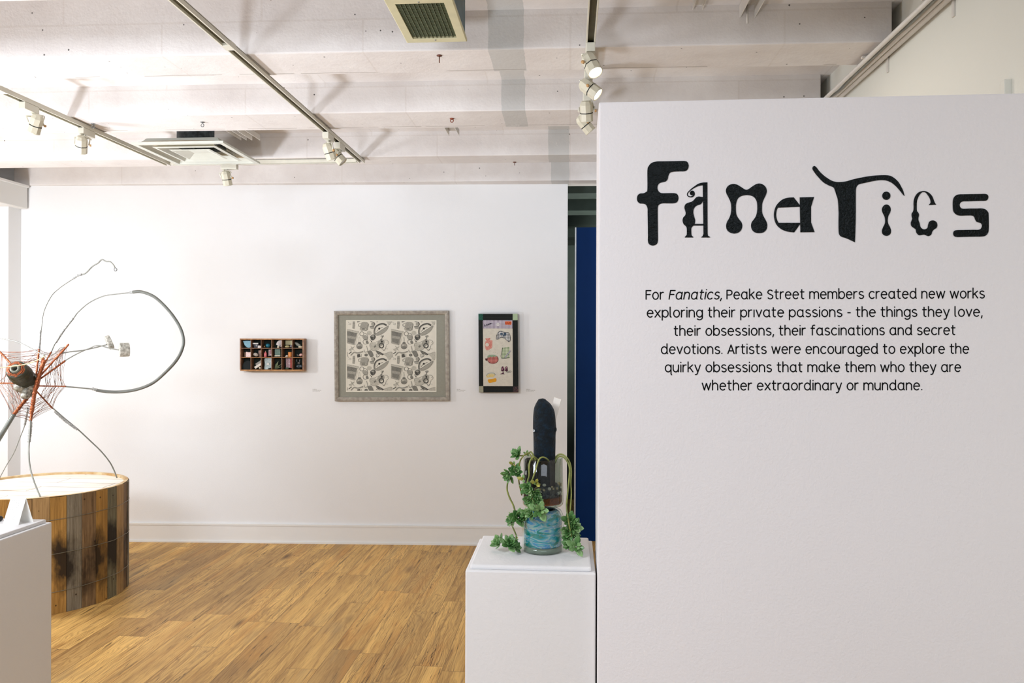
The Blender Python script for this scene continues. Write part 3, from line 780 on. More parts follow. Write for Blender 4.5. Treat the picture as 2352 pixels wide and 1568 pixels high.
hook(1009, 127, .030, 'straight hook in the beam below the air grille', M_rust, False)
hook(1038, 272, .004, 'rusty hook in the beam right of the middle track', mat('orange_rust', '#8a3c1c', .8, .3))
hook(1182, 372, .022, 'dark hook in the last beam before the white wall', M_rust, False)

# ---------------------------------------------------------------- barrel plinth
bc = Vector((-3.122, 4.513, 0)); BR_ = .467; BH = .643
brl = thing('barrel', bc, 'round barrel-like base of mixed reclaimed boards under the wire sculpture', 'barrel')
def stave_mat(name, a, b, stain=.8, seed=0):
    N = NT(name); v = N.coord()
    vs = N.n('ShaderNodeVectorMath', {0: v, 1: (seed * 3.1, seed * 1.7, seed * .9)}, operation='ADD').outputs[0]
    vv = N.n('ShaderNodeVectorMath', {0: vs, 1: N.n('ShaderNodeVectorMath', {0: N.n('ShaderNodeObjectInfo').outputs['Random'], 1: (0, 0, 0)}, operation='ADD').outputs[0]}, operation='ADD').outputs[0]
    g = N.noise(N.scale(vv, (95, 95, 4)), 1.0, 7, .7, .8)
    h = N.noise(N.scale(vv, (9, 9, 2)), 1.0, 4)
    c = N.mix(N.ramp(g, .35, .68), lin(a), lin(b))
    c = N.mix(N.m('MULTIPLY', N.ramp(h, .5, .7), .5), c, lin(b))
    s = N.noise(N.scale(vv, (7, 7, 3.4)), 1.0, 5, .6)
    sp = N.n('ShaderNodeSeparateXYZ', {0: v}).outputs[2]
    zz = N.m('SUBTRACT', 1, N.ramp(N.m('ABSOLUTE', N.m('SUBTRACT', sp, .26)), .05, .26))
    c = N.mix(N.m('MULTIPLY', N.m('MULTIPLY', N.ramp(N.m('ADD', s, N.m('MULTIPLY', zz, .26)), .60, .80), stain), 1.0), c, lin('#1d150d'))
    k = N.n('ShaderNodeTexVoronoi', {'Vector': vv, 'Scale': 17.0}); kd = N.m('LESS_THAN', k.outputs[0], .09)
    c = N.mix(N.m('MULTIPLY', kd, .8), c, lin('#2a1a0c'))
    N.base(c); N.rough(.62); N.p.inputs['Specular IOR Level'].default_value = .3
    N.bump(g, .35, .004)
    return N.mat
SM = {'o': stave_mat('amber_board', '#b88b48', '#85602c', .95, 1), 'g': stave_mat('grey_weathered_board', '#8d8370', '#5a4f3f', .95, 2), 'b': stave_mat('brown_board', '#8f7250', '#553f27', .9, 3),
      'n': stave_mat('green_grey_board', '#827a60', '#4f4b38', .95, 4), 't': stave_mat('tan_board', '#b59362', '#8a6a42', .7, 5)}
def ang(px, py):
    d = ray(px, py); o = CO - bc; a = d.x ** 2 + d.y ** 2; b_ = 2 * (o.x * d.x + o.y * d.y); c_ = o.x ** 2 + o.y ** 2 - BR_ ** 2
    disc = b_ * b_ - 4 * a * c_
    if disc < 0: return None
    t = (-b_ - math.sqrt(disc)) / (2 * a); p = o + d * t
    return math.atan2(p.y, p.x)
edges = [ang(x, y) for x, y in ((73.5, 1160), (114.4, 1165), (153.4, 1160), (188.3, 1155), (220.9, 1150), (246.8, 1145), (268.7, 1138), (283.6, 1132), (292.5, 1125))]
kinds = 'togbontb'
edges = [e for e in edges if e is not None]
seq = [(edges[i], edges[i + 1], kinds[i]) for i in range(len(edges) - 1)]
a_end = edges[-1]; rest = 2 * math.pi - (edges[-1] - edges[0]); nrest = 24
rk = 'gtbgontbgtobgntobgtbngot'
seq += [(a_end + rest * i / nrest, a_end + rest * (i + 1) / nrest, rk[i % len(rk)]) for i in range(nrest)]
random.seed(11)
for (a0, a1, k) in seq:
    mb = MB(); gap = .0012 / BR_; hi = BH - random.uniform(0, .004); ro = BR_ + random.uniform(-.003, .003)
    n = 3; lp = []
    for z in (0.001, hi):
        o_ = [Vector((bc.x + ro * math.cos(a0 + gap + (a1 - a0 - 2 * gap) * i / n), bc.y + ro * math.sin(a0 + gap + (a1 - a0 - 2 * gap) * i / n), z)) for i in range(n + 1)]
        i_ = [Vector((bc.x + (BR_ - .022) * math.cos(a0 + (a1 - a0) * i / n), bc.y + (BR_ - .022) * math.sin(a0 + (a1 - a0) * i / n), z)) for i in range(n + 1)][::-1]
        lp.append(o_ + i_)
    mb.loft(lp, cap0=True, cap1=True); mb.build('stave', SM[k], brl)
def top_mat():
    N = NT('whitewashed_top_boards'); v = N.coord()
    sp = N.n('ShaderNodeSeparateXYZ', {0: v}); x, y = sp.outputs[0], sp.outputs[1]
    pv = N.n('ShaderNodeTexBrick', {'Vector': v, 'Color1': lin('#efe9df'), 'Color2': lin('#e2d8c8'), 'Mortar': lin('#a08e78'), 'Scale': 1.0, 'Mortar Size': .004, 'Brick Width': .75, 'Row Height': .14}).outputs[0]
    s = N.ramp(N.noise(N.scale(v, (3, 9, 3)), 1.0, 5, .6), .58, .78)
    N.base(N.mix(N.m('MULTIPLY', s, .8), pv, lin('#a87f52'))); N.rough(.6); N.bump(N.noise(v, 60, 4), .2, .003)
    return N.mat
mb = MB(); mb.lathe([(.0001, BH - .030), (BR_ - .023, BH - .030), (BR_ - .023, BH - .012), (.0001, BH - .012)], bc, 64, smooth=False); mb.build('top', top_mat(), brl)
M_rim = mat('pale_rim_wood', '#d9c39a', .6, .25, 14, c2='#b48d58', bump=.1)
mb = MB(); mb.lathe([(BR_ - .026, BH - .013), (BR_ - .026, BH + .0012), (BR_ - .0045, BH + .0012), (BR_ - .0045, BH + .0002), (BR_ - .0235, BH + .0002), (BR_ - .0235, BH - .013), (BR_ - .026, BH - .013)], bc, 96, smooth=False); mb.build('rim', M_rim, brl)
M_wire = mat('dull_tie_wire', '#8f8876', .45, .3, 60, metal=.6)
def hz(px, py):
    d = ray(px, py); o = CO - bc; t = -(o.x * d.x + o.y * d.y) / (d.x ** 2 + d.y ** 2); return CO.z + d.z * t
for z in (hz(296, 1145), hz(296, 1216), hz(291.6, 1292)):
    mb = MB(); ph = random.uniform(0, 6)
    mb.tube([Vector((bc.x + (BR_ + .0030) * math.cos(2 * math.pi * i / 96), bc.y + (BR_ + .0030) * math.sin(2 * math.pi * i / 96), z + .006 * math.sin(i * .21 + ph) + (.004 if i % 31 == 3 else 0))) for i in range(96)], .0016, 6, closed=True)
    mb.build('hoop_wire', M_wire, brl)

# ---------------------------------------------------------------- wire sculpture
def atS(px, py, y): return atY(px, py, y - .31)
hubp = atS(78, 880, 4.82)
M_cop = mat('copper_winding', '#b4673f', .42, .35, 120, metal=.55, c2='#7a3d22', bump=.3, bsc=200)
M_copw = mat('thin_copper_wire', '#5c473e', .45, .3, 45, metal=.3, c2='#a5684a')
M_rod = mat('grey_metal_rod', '#8d8f88', .45, .25, 25, metal=.25)
M_rodd = mat('dark_conduit_pipe', '#777a74', .4, .25, 18, metal=.35)
M_wrap = mat('grey_wire_wrapping', '#b9bab6', .5, .4, 150, metal=.15, c2='#7d7f7e', bump=.5, bsc=220)
M_conc = mat('grey_felted_end_disc', '#cbc9c0', .8, .3, 90, c2='#8b897f', bump=.3, bsc=120)
sculp = thing('wire_sculpture', (hubp.x, hubp.y, BH), 'spidery sculpture of bent wires, conduit and copper winding on the barrel', 'sculpture')
def path(pts):
    """(px, py, depth) list; a missing depth is interpolated"""
    ys = [(i, p[2]) for i, p in enumerate(pts) if len(p) > 2]; out = []
    for i, p in enumerate(pts):
        lo = max([q for q in ys if q[0] <= i], default=ys[0]); hi = min([q for q in ys if q[0] >= i], default=ys[-1])
        t = 0 if hi[0] == lo[0] else (i - lo[0]) / (hi[0] - lo[0])
        out.append(atS(p[0], p[1], lo[1] + (hi[1] - lo[1]) * t))
    return out
def wound(mb, pts, r, amp=.25, step=.004):
    P = smoothpath(pts, 8); L = sum((P[i + 1] - P[i]).length for i in range(len(P) - 1)); n = max(6, int(L / step))
    # resample
    out = []; acc = [0]
    for i in range(len(P) - 1): acc.append(acc[-1] + (P[i + 1] - P[i]).length)
    j = 0
    for i in range(n + 1):
        s = L * i / n
        while j < len(P) - 2 and acc[j + 1] < s: j += 1
        t = (s - acc[j]) / max(1e-9, acc[j + 1] - acc[j]); out.append(P[j].lerp(P[j + 1], min(max(t, 0), 1)))
    mb.tube(out, [r * (1 + .6 * amp * (1 if i % 2 else -.6) + random.uniform(-.16, .2)) for i in range(len(out))], 7)
def rod(name, pts, r, m, wind=False, amp=.25, parent=None):
    mb = MB(); P = path(pts)
    if wind: wound(mb, P, r, amp)
    else: mb.tube(smoothpath(P, 6), r, 8)
    return mb.build(name, m, parent or sculp)
HY = 4.82
spokes = [((82, 872, HY), (90, 800, 4.86), .0065), ((80, 872, HY), (118, 808, 4.93), .0055), ((84, 872, HY), (158, 790, 4.78), .0062), ((84, 876, HY), (150, 828, 4.86), .0062),
          ((86, 886, HY), (152, 887, 4.88), .0048), ((82, 896, HY), (121, 938, 4.90), .0048), ((80, 900, HY), (70, 968, 4.74), .0085), ((72, 902, HY), (28, 956, 4.70), .0115),
          ((70, 880, HY), (-14, 880, 4.80), .0055), ((60, 872, HY), (-2, 806, 4.84), .0065), ((86, 890, HY), (99, 822, 4.76), .0095)]
for i, (a, b_, r) in enumerate(spokes):
    rod('copper_spoke', [a, b_], r * .84, M_cop, True, .22)
mb = MB(); wound(mb, path([(103, 826, 4.76), (92, 855), (82, 890), (76, 925), (72, 950, 4.72)]), .011, .2); mb.build('copper_spine', M_cop, sculp)
random.seed(5)
order = [9, 0, 1, 2, 3, 4, 5, 6, 7, 8]
mb = MB()
for i in range(len(order)):
    s0 = spokes[order[i]]; s1 = spokes[order[(i + 1) % len(order)]]
    A0, A1 = path([s0[0], s0[1]]); B0, B1 = path([s1[0], s1[1]])
    nw = 19
    for k in range(nw):
        t = .28 + .72 * k / (nw - 1); u = t + random.uniform(-.07, .07); t2 = t + random.uniform(-.07, .07)
        a = A0.lerp(A1, min(t2, .99)); b_ = B0.lerp(B1, min(u, .99)); md = (a + b_) / 2 + Vector((random.uniform(-.004, .004), random.uniform(-.012, .012), random.uniform(-.006, .006))) 
        md = md.lerp((A0 + B0) / 2, .05)
        mb.tube(smoothpath([a, md, b_], 3), .0010, 4)
    for k in range(6):
        a = A0.lerp(A1, random.uniform(.3, .95)); b_ = B0.lerp(B1, random.uniform(.3, .95)); mb.tube([a, b_], .0010, 4)
mb.build('wire_web', M_copw, sculp)['kind'] = 'stuff'
# thin whip at the top
w1 = rod('wire_leg', [(92, 790, 4.86), (95, 755), (101, 715), (118, 680), (135, 663), (150, 652), (170, 639, 4.9)], .0026, M_rod)
rod('wrapped_joint', [(89, 812, 4.86), (91, 790), (93, 758, 4.86)], .0058, M_wrap, True, .3, w1)
rod('wrapped_joint', [(168, 640, 4.9), (178, 633), (188, 630, 4.9)], .0055, M_wrap, True, .35, w1)
rod('cane_tip', [(186, 631, 4.9), (197, 627), (212, 612), (225, 604), (234, 596), (243, 600), (253, 601), (261, 609), (264, 615, 4.9)], .0042, M_rod, parent=w1)
mb = MB(); c = atS(265, 619, 4.9); mb.tube([c + Vector((.009 * math.cos(i * .6283), 0, .009 * math.sin(i * .6283))) for i in range(10)], .0032, 6, closed=True); mb.build('end_ring', M_steel, w1)
# great loop
w2 = rod('loop_wire', [(118, 808, 4.93), (128, 786), (150, 755), (170, 729), (180, 716), (205, 695), (237, 680), (270, 675), (306, 671, 4.95)], .0034, M_rod)
rod('wrapped_joint', [(128, 787, 4.93), (147, 758), (168, 731, 4.94)], .0056, M_wrap, True, .3, w2)
rod('wrapped_joint', [(297, 672, 4.95), (308, 671, 4.95)], .0060, M_wrap, True, .35, w2)
w3 = rod('loop_tube', [(305, 670.5, 4.95), (325, 670), (355, 682), (385, 710), (406, 738), (418, 763), (421.5, 786), (416, 808), (404, 829), (383, 852), (353, 878), (320, 892.5), (285, 899), (250, 899.5), (222, 896, 4.9)], .0092, M_rodd, parent=None)
rod('wrapped_joint', [(212, 892.5, 4.9), (226, 896.5, 4.9)], .0078, M_wrap, True, .3, w3)
rod('loop_wire', [(150, 887.5, 4.88), (180, 890), (216, 893.5, 4.9)], .0042, M_rod, parent=None)
# arms with discs
def disc(px, py, y, rr, th, axis, par):
    a = Vector(axis).normalized(); q = a.cross(Vector((0, 0, 1))).normalized(); R = Matrix((q, a.cross(q), a)).transposed()
    mb = MB(); mb.lathe([(.0001, -th / 2), (rr * .96, -th / 2), (rr, -th / 2 + .004), (rr, th / 2 - .004), (rr * .96, th / 2), (.0001, th / 2)], atS(px, py, y), 28, 0, R, False)
    return mb.build('end_disc', M_conc, par)
w4 = rod('disc_arm', [(148, 829, 4.86), (168, 817), (190, 806), (207, 799), (218, 794), (232, 794), (250, 799), (276, 804, 4.84)], .0036, M_rod)
disc(285.5, 803, 4.84, .041, .052, (.80, .60, .03), w4)
w5 = rod('disc_arm', [(143, 811, 4.80), (165, 807), (185, 805), (215, 799), (246, 791, 4.88)], .0036, M_rod)
disc(251, 786, 4.88, .042, .026, (.74, .56, .36), w5)
rod('wire_twist', [(117, 816, 4.80), (130, 808), (138, 799), (150, 796), (155, 791, 4.78)], .0022, M_rodd)
# legs that stand on the barrel top
zt_b = BH - .012
def foot(px, py): return atZ(px, py, zt_b).y + .31
w6 = rod('wire_leg', [(120, 936, 4.90), (150, 962), (178, 985), (205, 1010), (232, 1036), (252, 1061), (262, 1080), (268.5, 1097, foot(268.5, 1097))], .0040, M_rod)
rod('wrapped_joint', [(126, 944, 4.91), (150, 966), (178, 986, 4.94)], .0070, M_wrap, True, .35, w6)
w7 = rod('wire_leg', [(70, 965, 4.74), (68, 1000), (66, 1035), (69, 1072), (78, 1105), (93, 1141.5, foot(93, 1141.5))], .0042, M_rod)
rod('wrapped_joint', [(71, 968, 4.74), (69, 992), (67, 1015, 4.70)], .0082, M_wrap, True, .3, w7)
w8 = rod('wire_leg', [(64, 935, 4.88), (58, 972), (48, 1000), (32, 1040), (14, 1070), (-3, 1102, foot(-3, 1102))], .0026, M_rod)
rod('wrapped_joint', [(64, 940, 4.88), (60, 960), (57, 976, 4.9)], .0058, M_wrap, True, .3, w8)
rod('pipe_leg', [(32, 951, 4.70), (0, 1004), (-60, 1102, 4.62), (-75, 1124, foot(-75, 1124))], .0125, M_rodd)
rod('bent_rod', [(-30, 773, 4.75), (0, 776.5), (40, 785), (75, 802), (103, 817, 4.62)], .0036, M_rod)
rod('bent_rod', [(103, 817, 4.62), (88, 826), (60, 836), (28, 841), (0, 844), (-40, 850, 4.6)], .0030, mat('straw_coloured_rod', '#d3c79a', .5, .1))
# body: a wound spool with a pale lump under it
a = atS(36, 848, 4.66); b_ = atS(68, 880, 4.83); ax = (b_ - a).normalized(); q = ax.cross(Vector((0, 0, 1))).normalized(); R = Matrix((q, ax.cross(q), ax)).transposed(); Ls = (b_ - a).length
mb = MB(); pr = [(.026, -.004), (.047, .0)]
for i in range(18): pr.append((.054 + (.004 if i % 2 else 0) + (.004 if 3 < i < 9 else 0), .004 + (Ls - .01) * i / 17))
pr += [(.04, Ls + .004), (.0001, Ls + .006)]
mb.lathe(pr, a, 28, 0, R); sb = mb.build('spool', mat('dark_green_wound_wire', '#31382c', .4, .6, 110, metal=.2, c2='#4c4433', lo=.45, hi=.7, bump=.4, bsc=160), sculp)
mb = MB(); mb.lathe([(.015, .03), (.015, -.014), (.019, -.017), (.026, -.014), (.028, 0.0)], a, 24, 0, R); mb.build('spool_ring', mat('grey_ring_metal', '#85877b', .45, .2, 40, metal=.3), sb)
mb = MB()
for i in range(3):
    o_ = a + ax * (.004 - .004 * i); rr = .046 - .006 * i
    mb.tube([o_ + R @ Vector((rr * math.cos(k * .2618), rr * math.sin(k * .2618), random.uniform(-.004, .004))) for k in range(24)], .0042, 6, closed=True)
mb.build('copper_coil', M_cop, sb)
mb = MB()
for (px, py, y, r) in ((46, 889, 4.76, .035), (60, 898, 4.78, .034), (58, 908, 4.76, .026), (70, 888, 4.80, .04), (68, 905, 4.80, .022)): mb.ball(atS(px, py, y), (r, r, r * .85))
mb.build('foil_lump', mat('crumpled_pale_foil', '#b5b3a6', .4, .5, 60, metal=.3, c2='#6b655a', bump=.8, bsc=60, bd=.01), sculp)

# ---------------------------------------------------------------- plinths
PTZ = .92
def plinth(name, x0, x1, y0, y1, label):
    t = thing(name, ((x0 + x1) / 2, (y0 + y1) / 2, 0), label, 'plinth', 'white display plinths')
    mb = MB(); mb.bb((x0, y0, 0), (x1, y1, PTZ - .012), .004); mb.build('body', M_plinth, t)
    mb = MB(); mb.bb((x0 + .011, y0 + .011, PTZ - .0125), (x1 - .011, y1 - .011, PTZ), .005); mb.build('top_board', M_plinth, t)
    return t
fl = atZ(1079.6, 1296.3, PTZ); fr = atZ(1362.9, 1302.5, PTZ); bl_ = atZ(1109.3, 1229.5, PTZ); br_ = atZ(1356.2, 1233.2, PTZ)
px0 = (fl.x + bl_.x) / 2 - .011; px1 = (fr.x + br_.x) / 2 + .011; py0 = (fl.y + fr.y) / 2 - .011; py1 = (bl_.y + br_.y) / 2 + .011
px1 = min(px1, PO.x - .0035)
plinth('plinth', px0, px1, py0, py1, 'white plinth carrying the glass jars and succulent, against the partition')
pc = atZ(108, 1192, PTZ)
LX1 = pc.x + .008; LY1 = pc.y + .013
plinth('plinth', LX1 - .34, LX1, LY1 - .34, LY1, 'white plinth at the lower left with a folded card on it')
print('PLINTH', px0, px1, py0, py1, 'LEFT', LX1, LY1, 'PO', PO, 'HB', HB, 'ribs', ribs, 'wy', wy, 'BU', BU, 'X', X1, X2, X3, YC)
# folded card
M_card = mat('white_card', '#eceae4', .7, .03, 60)
f1 = atZ(7, 1202, PTZ + .0005); f2 = atZ(42, 1205, PTZ + .0005); b2 = atZ(77, 1199, PTZ + .0005); b1_ = b2 + (f1 - f2) * .9
def lift(px, py, y): return atY(px, py, y)
ym = (f2.y + b2.y) / 2
r1 = lift(26, 1139, ym + .004); r2 = lift(60, 1142, ym - .004)
card = thing('folded_card', (f1 + b2) / 2, 'white folded card with small handwriting on the lower left plinth', 'card')
th = Vector((.0006, .0006, 0))
mb = MB(); mb.prism([f1, f2, r2, r1], [p + th for p in (f1, f2, r2, r1)]); mb.prism([r1, r2, b2, b1_], [p - th for p in (r1, r2, b2, b1_)])
mb.build('sheet', M_card, card)
mb = MB(); random.seed(3)
nf = (f2 - f1).cross(r1 - f1).normalized()
if nf.y > 0: nf = -nf
for li in range(9):
    if li == 6: continue
    v = .86 - li * .085; x = .12
    xe = (.95, .8, .85, .92, .6, 1, .7, .82, .6)[li]
    while x < xe:
        wd = random.uniform(.06, .16); pts = []
        for k in range(7):
            uu = min(x + wd * k / 6, .95); vv = v + random.uniform(-.014, .02)
            pts.append(f1.lerp(f2, uu).lerp(r1.lerp(r2, uu), vv) + nf * .0009)
        mb.tube(pts, .00016, 4); x += wd + .04
mb.build('handwriting', mat('grey_ink', '#6b6a6a', .7, .1), card)
mb = MB(); p = atZ(0, 1197, PTZ)
mb.tube([Vector((p.x - .13, p.y + .02, PTZ + .009)), Vector((p.x + .002, p.y, PTZ + .009)), Vector((p.x + .006, p.y, PTZ + .009))], [.0088, .0088, .006], 12)
tag(mb.build('marker_pen', mat('black_plastic', '#1b1c1b', .3, .1)), 'black pen end at the left edge on the lower left plinth', 'pen')
# ---------------------------------------------------------------- jars, cactus-like whale and succulent
vb = atZ(1246.5, 1264, PTZ); VX, VY = vb.x, vb.y
def zz(py): return atY(1246.5, py, VY).z
S = VY / F
M_glass = glass_mat('clear_glass', '#f4f8f5', 1.45, .02)
M_glassg = glass_mat('greenish_thick_glass', '#c8d6c8', 1.5, .02)
def swirl():
    N = NT('teal_and_blue_swirled_glass'); v = N.coord()
    vv = N.scale(v, (14, 14, 46))
    n1 = N.noise(vv, 1.0, 4, .55, 1.6); n2 = N.noise(N.scale(v, (20, 20, 60)), 1.3, 3, .5, 2.2)
    r = N.n('ShaderNodeValToRGB', {'Fac': n1}); cr = r.color_ramp
    cr.elements[0].position = .30; cr.elements[0].color = lin('#0f5f58')
    cr.elements[1].position = .72; cr.elements[1].color = lin('#c3ccc4')
    for p, c in ((.40, '#127468'), (.47, '#1f87a0'), (.53, '#93aaa0'), (.60, '#1f6fb0'), (.66, '#4fa39c')):
        e = cr.elements.new(p); e.color = lin(c)
    c = N.mix(N.m('MULTIPLY', N.ramp(n2, .62, .72), .6), r.outputs[0], lin('#b9958a'))
    N.base(c); N.rough(.08); N.p.inputs['Transmission Weight'].default_value = .0
    N.p.inputs['Coat Weight'].default_value = .6; N.p.inputs['Coat Roughness'].default_value = .04
    return N.mat
r0 = 47.6 * S
jar = thing('glass_jar', (VX, VY, PTZ), 'lower jar of teal and blue swirled glass on the plinth', 'jar')
zs = zz(1166); 
mb = MB(); mb.lathe([(.0001, PTZ + .0005), (r0 - .004, PTZ + .0005), (r0, PTZ + .004), (r0, zz(1192)), (r0 * .97, zz(1180)), (r0 * .88, zz(1171)), (r0 * .72, zs), (.038, zs + .001), (.0365, zz(1160)), (.034, zz(1160)), (.034, zs - .004)], (VX, VY, 0), 48); mb.build('glass_wall', M_glass, jar)
ri = r0 - .0045
mb = MB(); mb.lathe([(.0001, PTZ + .017), (ri - .002, PTZ + .017), (ri, PTZ + .021), (ri, zz(1193)), (ri * .965, zz(1182)), (ri * .87, zz(1174)), (ri * .70, zs - .003), (.034, zs - .003)], (VX, VY, 0), 48); mb.build('colour_swirl', swirl(), jar)
mb = MB(); mb.lathe([(.0001, PTZ + .002), (ri, PTZ + .002), (ri, PTZ + .0165), (.0001, PTZ + .0165)], (VX, VY, 0), 40); mb.build('thick_base', mat('grey_green_glass_base', '#6f7a6c', .1, .25, 30), jar)
vs_ = thing('glass_vase', (VX, VY, zz(1160)), 'upper clear glass vase layered with sand, pebbles and dark soil', 'vase')
zv0 = zz(1160) + .0006; zv1 = zz(1051); rv = 47.0 * S; rt = 45.0 * S
mb = MB(); mb.lathe([(.0001, zv0), (rv * .90, zv0), (rv * .985, zv0 + .005), (rv, zv0 + .014), (rt, zv1), (rt - .0012, zv1 + .0012), (rt - .0026, zv1), (rv - .003, zv0 + .014), (rv * .88, zv0 + .006), (.0001, zv0 + .005)], (VX, VY, 0), 48); mb.build('glass_wall', glass_mat('faintly_smoked_glass', '#dde1dc'), vs_)
rr = rv - .0042
def band_(z_a, z_b, m, name, r=None):
    r = r or rr
    mb = MB(); n = 40; lo = [Vector((VX + r * .97 * math.cos(2 * math.pi * i / n), VY + r * .97 * math.sin(2 * math.pi * i / n), z_a)) for i in range(n)]
    l2 = [Vector((VX + r * math.cos(2 * math.pi * i / n), VY + r * math.sin(2 * math.pi * i / n), z_a + .004)) for i in range(n)]
    hi = [Vector((VX + r * math.cos(2 * math.pi * i / n), VY + r * math.sin(2 * math.pi * i / n), z_b + random.uniform(-.0015, .0015))) for i in range(n)]
    mb.loft([lo, l2, hi], cap0=True, cap1=True); return mb.build(name, m, vs_)
band_(zv0 + .0075, zz(1138), mat('terracotta_sand', '#a0552f', .9, .35, 260, c2='#6e3a20', bump=.5, bsc=400), 'sand')
M_soil = mat('dark_potting_soil', '#1d1a17', .95, .5, 130, c2='#35302a', bump=.7, bsc=180)
# soil stands against the left and front of the glass, clear gap on the right
mb = MB(); lp = []
for z in (zz(1137.5), zz(1118), zz(1095), zz(1056)):
    lp.append([Vector((VX - .004 + (rr - .005) * math.cos(2 * math.pi * i / 36) * (1 if math.cos(2 * math.pi * i / 36) < 0 else 1 - .2 * math.cos(2 * math.pi * i / 36)), VY + (rr - .005) * math.sin(2 * math.pi * i / 36), z + (random.uniform(-.002, .002) if z > zz(1060) else 0))) for i in range(36)])
mb.loft(lp, cap0=True, cap1=True); mb.build('soil', M_soil, vs_)
random.seed(21)
band_(zz(1137.6), zz(1113), mat('dark_gravel_bed', '#22252a', .5, .6, 160, c2='#5a5a56', bump=.8, bsc=220), 'gravel', rr * .95)
mcol = [mat('cream_pebble', '#cdb893', .6, .2), mat('grey_pebble', '#5f6668', .4, .3), mat('black_pebble', '#15171c', .25, .3), mat('white_pebble', '#d8d5cf', .5, .1)]
for k in range(70):
    a = random.uniform(-3.1, .15); row = random.random()
    z = zz(1134) + row * (zz(1105) - zz(1134)); r = random.uniform(.0032, .0062)
    R_ = rr - r * .7
    mi = random.choice((0, 0, 1, 3)) if row > .55 else random.choice((2, 2, 1, 2, 3))
    mb = MB(); mb.ball((VX + R_ * math.cos(a), VY + R_ * math.sin(a), z), (r, r * .7, r * .8), n=8, m=6, R=Matrix.Rotation(a + 1.57, 3, 'Z')); mb.build('pebble', mcol[mi], vs_)
# dark blue whale form rising out of the vase
def z5(x, y): return (1090 + x * .12755, 890 + y * .12755)
def velvet():
    N = NT('mottled_midnight_felt'); v = N.pos()
    f = N.ramp(N.noise(v, 70, 5, .65), .48, .72); f2 = N.ramp(N.noise(v, 22, 3), .35, .7)
    c = N.mix(f2, lin('#020c12'), lin('#04121c')); c = N.mix(N.m('MULTIPLY', f, .45), c, lin('#12354b'))
    N.base(c); N.rough(.75); N.p.inputs['Specular IOR Level'].default_value = .25; N.p.inputs['Sheen Weight'].default_value = .06; N.p.inputs['Sheen Roughness'].default_value = .4
    N.bump(N.noise(v, 120, 4, .7), .7, .006); return N.mat
M_vel = velvet()
whale = thing('whale_figure', (VX, VY, zv1 - .03), 'tall dark blue whale figure with a white-ringed eye standing in the glass vase', 'figure')
pf = [(196, 1200, 1240), (205, 1160, 1272), (230, 1138, 1300), (262, 1118, 1340), (300, 1098, 1378), (350, 1078, 1408), (400, 1066, 1432), (480, 1057, 1450), (560, 1053, 1458), (640, 1051, 1465), (700, 1050, 1470), (745, 1051, 1473), (800, 1055, 1466), (860, 1058, 1460), (950, 1060, 1460), (1100, 1062, 1457), (1230, 1062, 1455), (1420, 1064, 1452)]
mb = MB(); lp = []
for i, (y, l, r) in enumerate(smoothpath([(192, 1222, 1232)] + pf[1:], 3)):
    a = atY(*z5(l, y), VY); b_ = atY(*z5(r, y), VY); c = (a + b_) / 2; w = (b_ - a).length / 2
    lp.append([Vector((c.x + w * math.cos(2 * math.pi * k / 28), c.y + w * .92 * math.sin(2 * math.pi * k / 28), c.z)) for k in range(28)])
mb.loft(lp, cap0=True, cap1=True); mb.sm = [len(f) == 4 for f in mb.f]
wb = mb.build('body', M_vel, whale)
for (ex, ey, sg) in ((1086, 765, -1), (1462, 745, 1)):
    ctr = atY(*z5(1262, ey), VY); w = 205 * .12755 * S
    an = math.radians(-146 if sg < 0 else -18)
    n_ = Vector((math.cos(an), math.sin(an) * .92, 0)); e = ctr + Vector((w * n_.x, w * n_.y, 0)); nn = Vector((n_.x, n_.y / .85, 0)).normalized()
    q = Vector((0, 0, 1)); R = Matrix((nn.cross(q), q, nn)).transposed()
    mb = MB(); mb.ball(e - nn * .002, (.0085, .0085, .0052), R=R); eb = mb.build('eye_bump', M_vel, whale)
    if sg > 0: continue
    mb = MB(); mb.lathe([(.0001, .0042), (.0032, .0042), (.0036, -.004)], e, 18, 0, R, False); mb.build('eye_white', mat('white_bead', '#e8eef2', .3, .05), eb)
    mb = MB(); mb.lathe([(.0001, .0050), (.0016, .0050), (.0016, .003)], e, 14, 0, R, False); mb.build('pupil', mat('black_bead', '#0b0b10', .2, .1), eb)
# slanting white card strip behind the whale
YS = VY + .034
q4 = [atY(*z5(x, y), YS) for x, y in ((1432, 172), (1560, 215), (1290, 1225), (1235, 1225))]
mb = MB(); mb.prism(q4, [p + Vector((.001, .006, 0)) for p in q4])
tag(mb.build('paper_strip', mat('cream_paper', '#e6e0d6', .7, .05)), 'slanting white paper strip stuck in the vase behind the whale figure', 'paper strip')
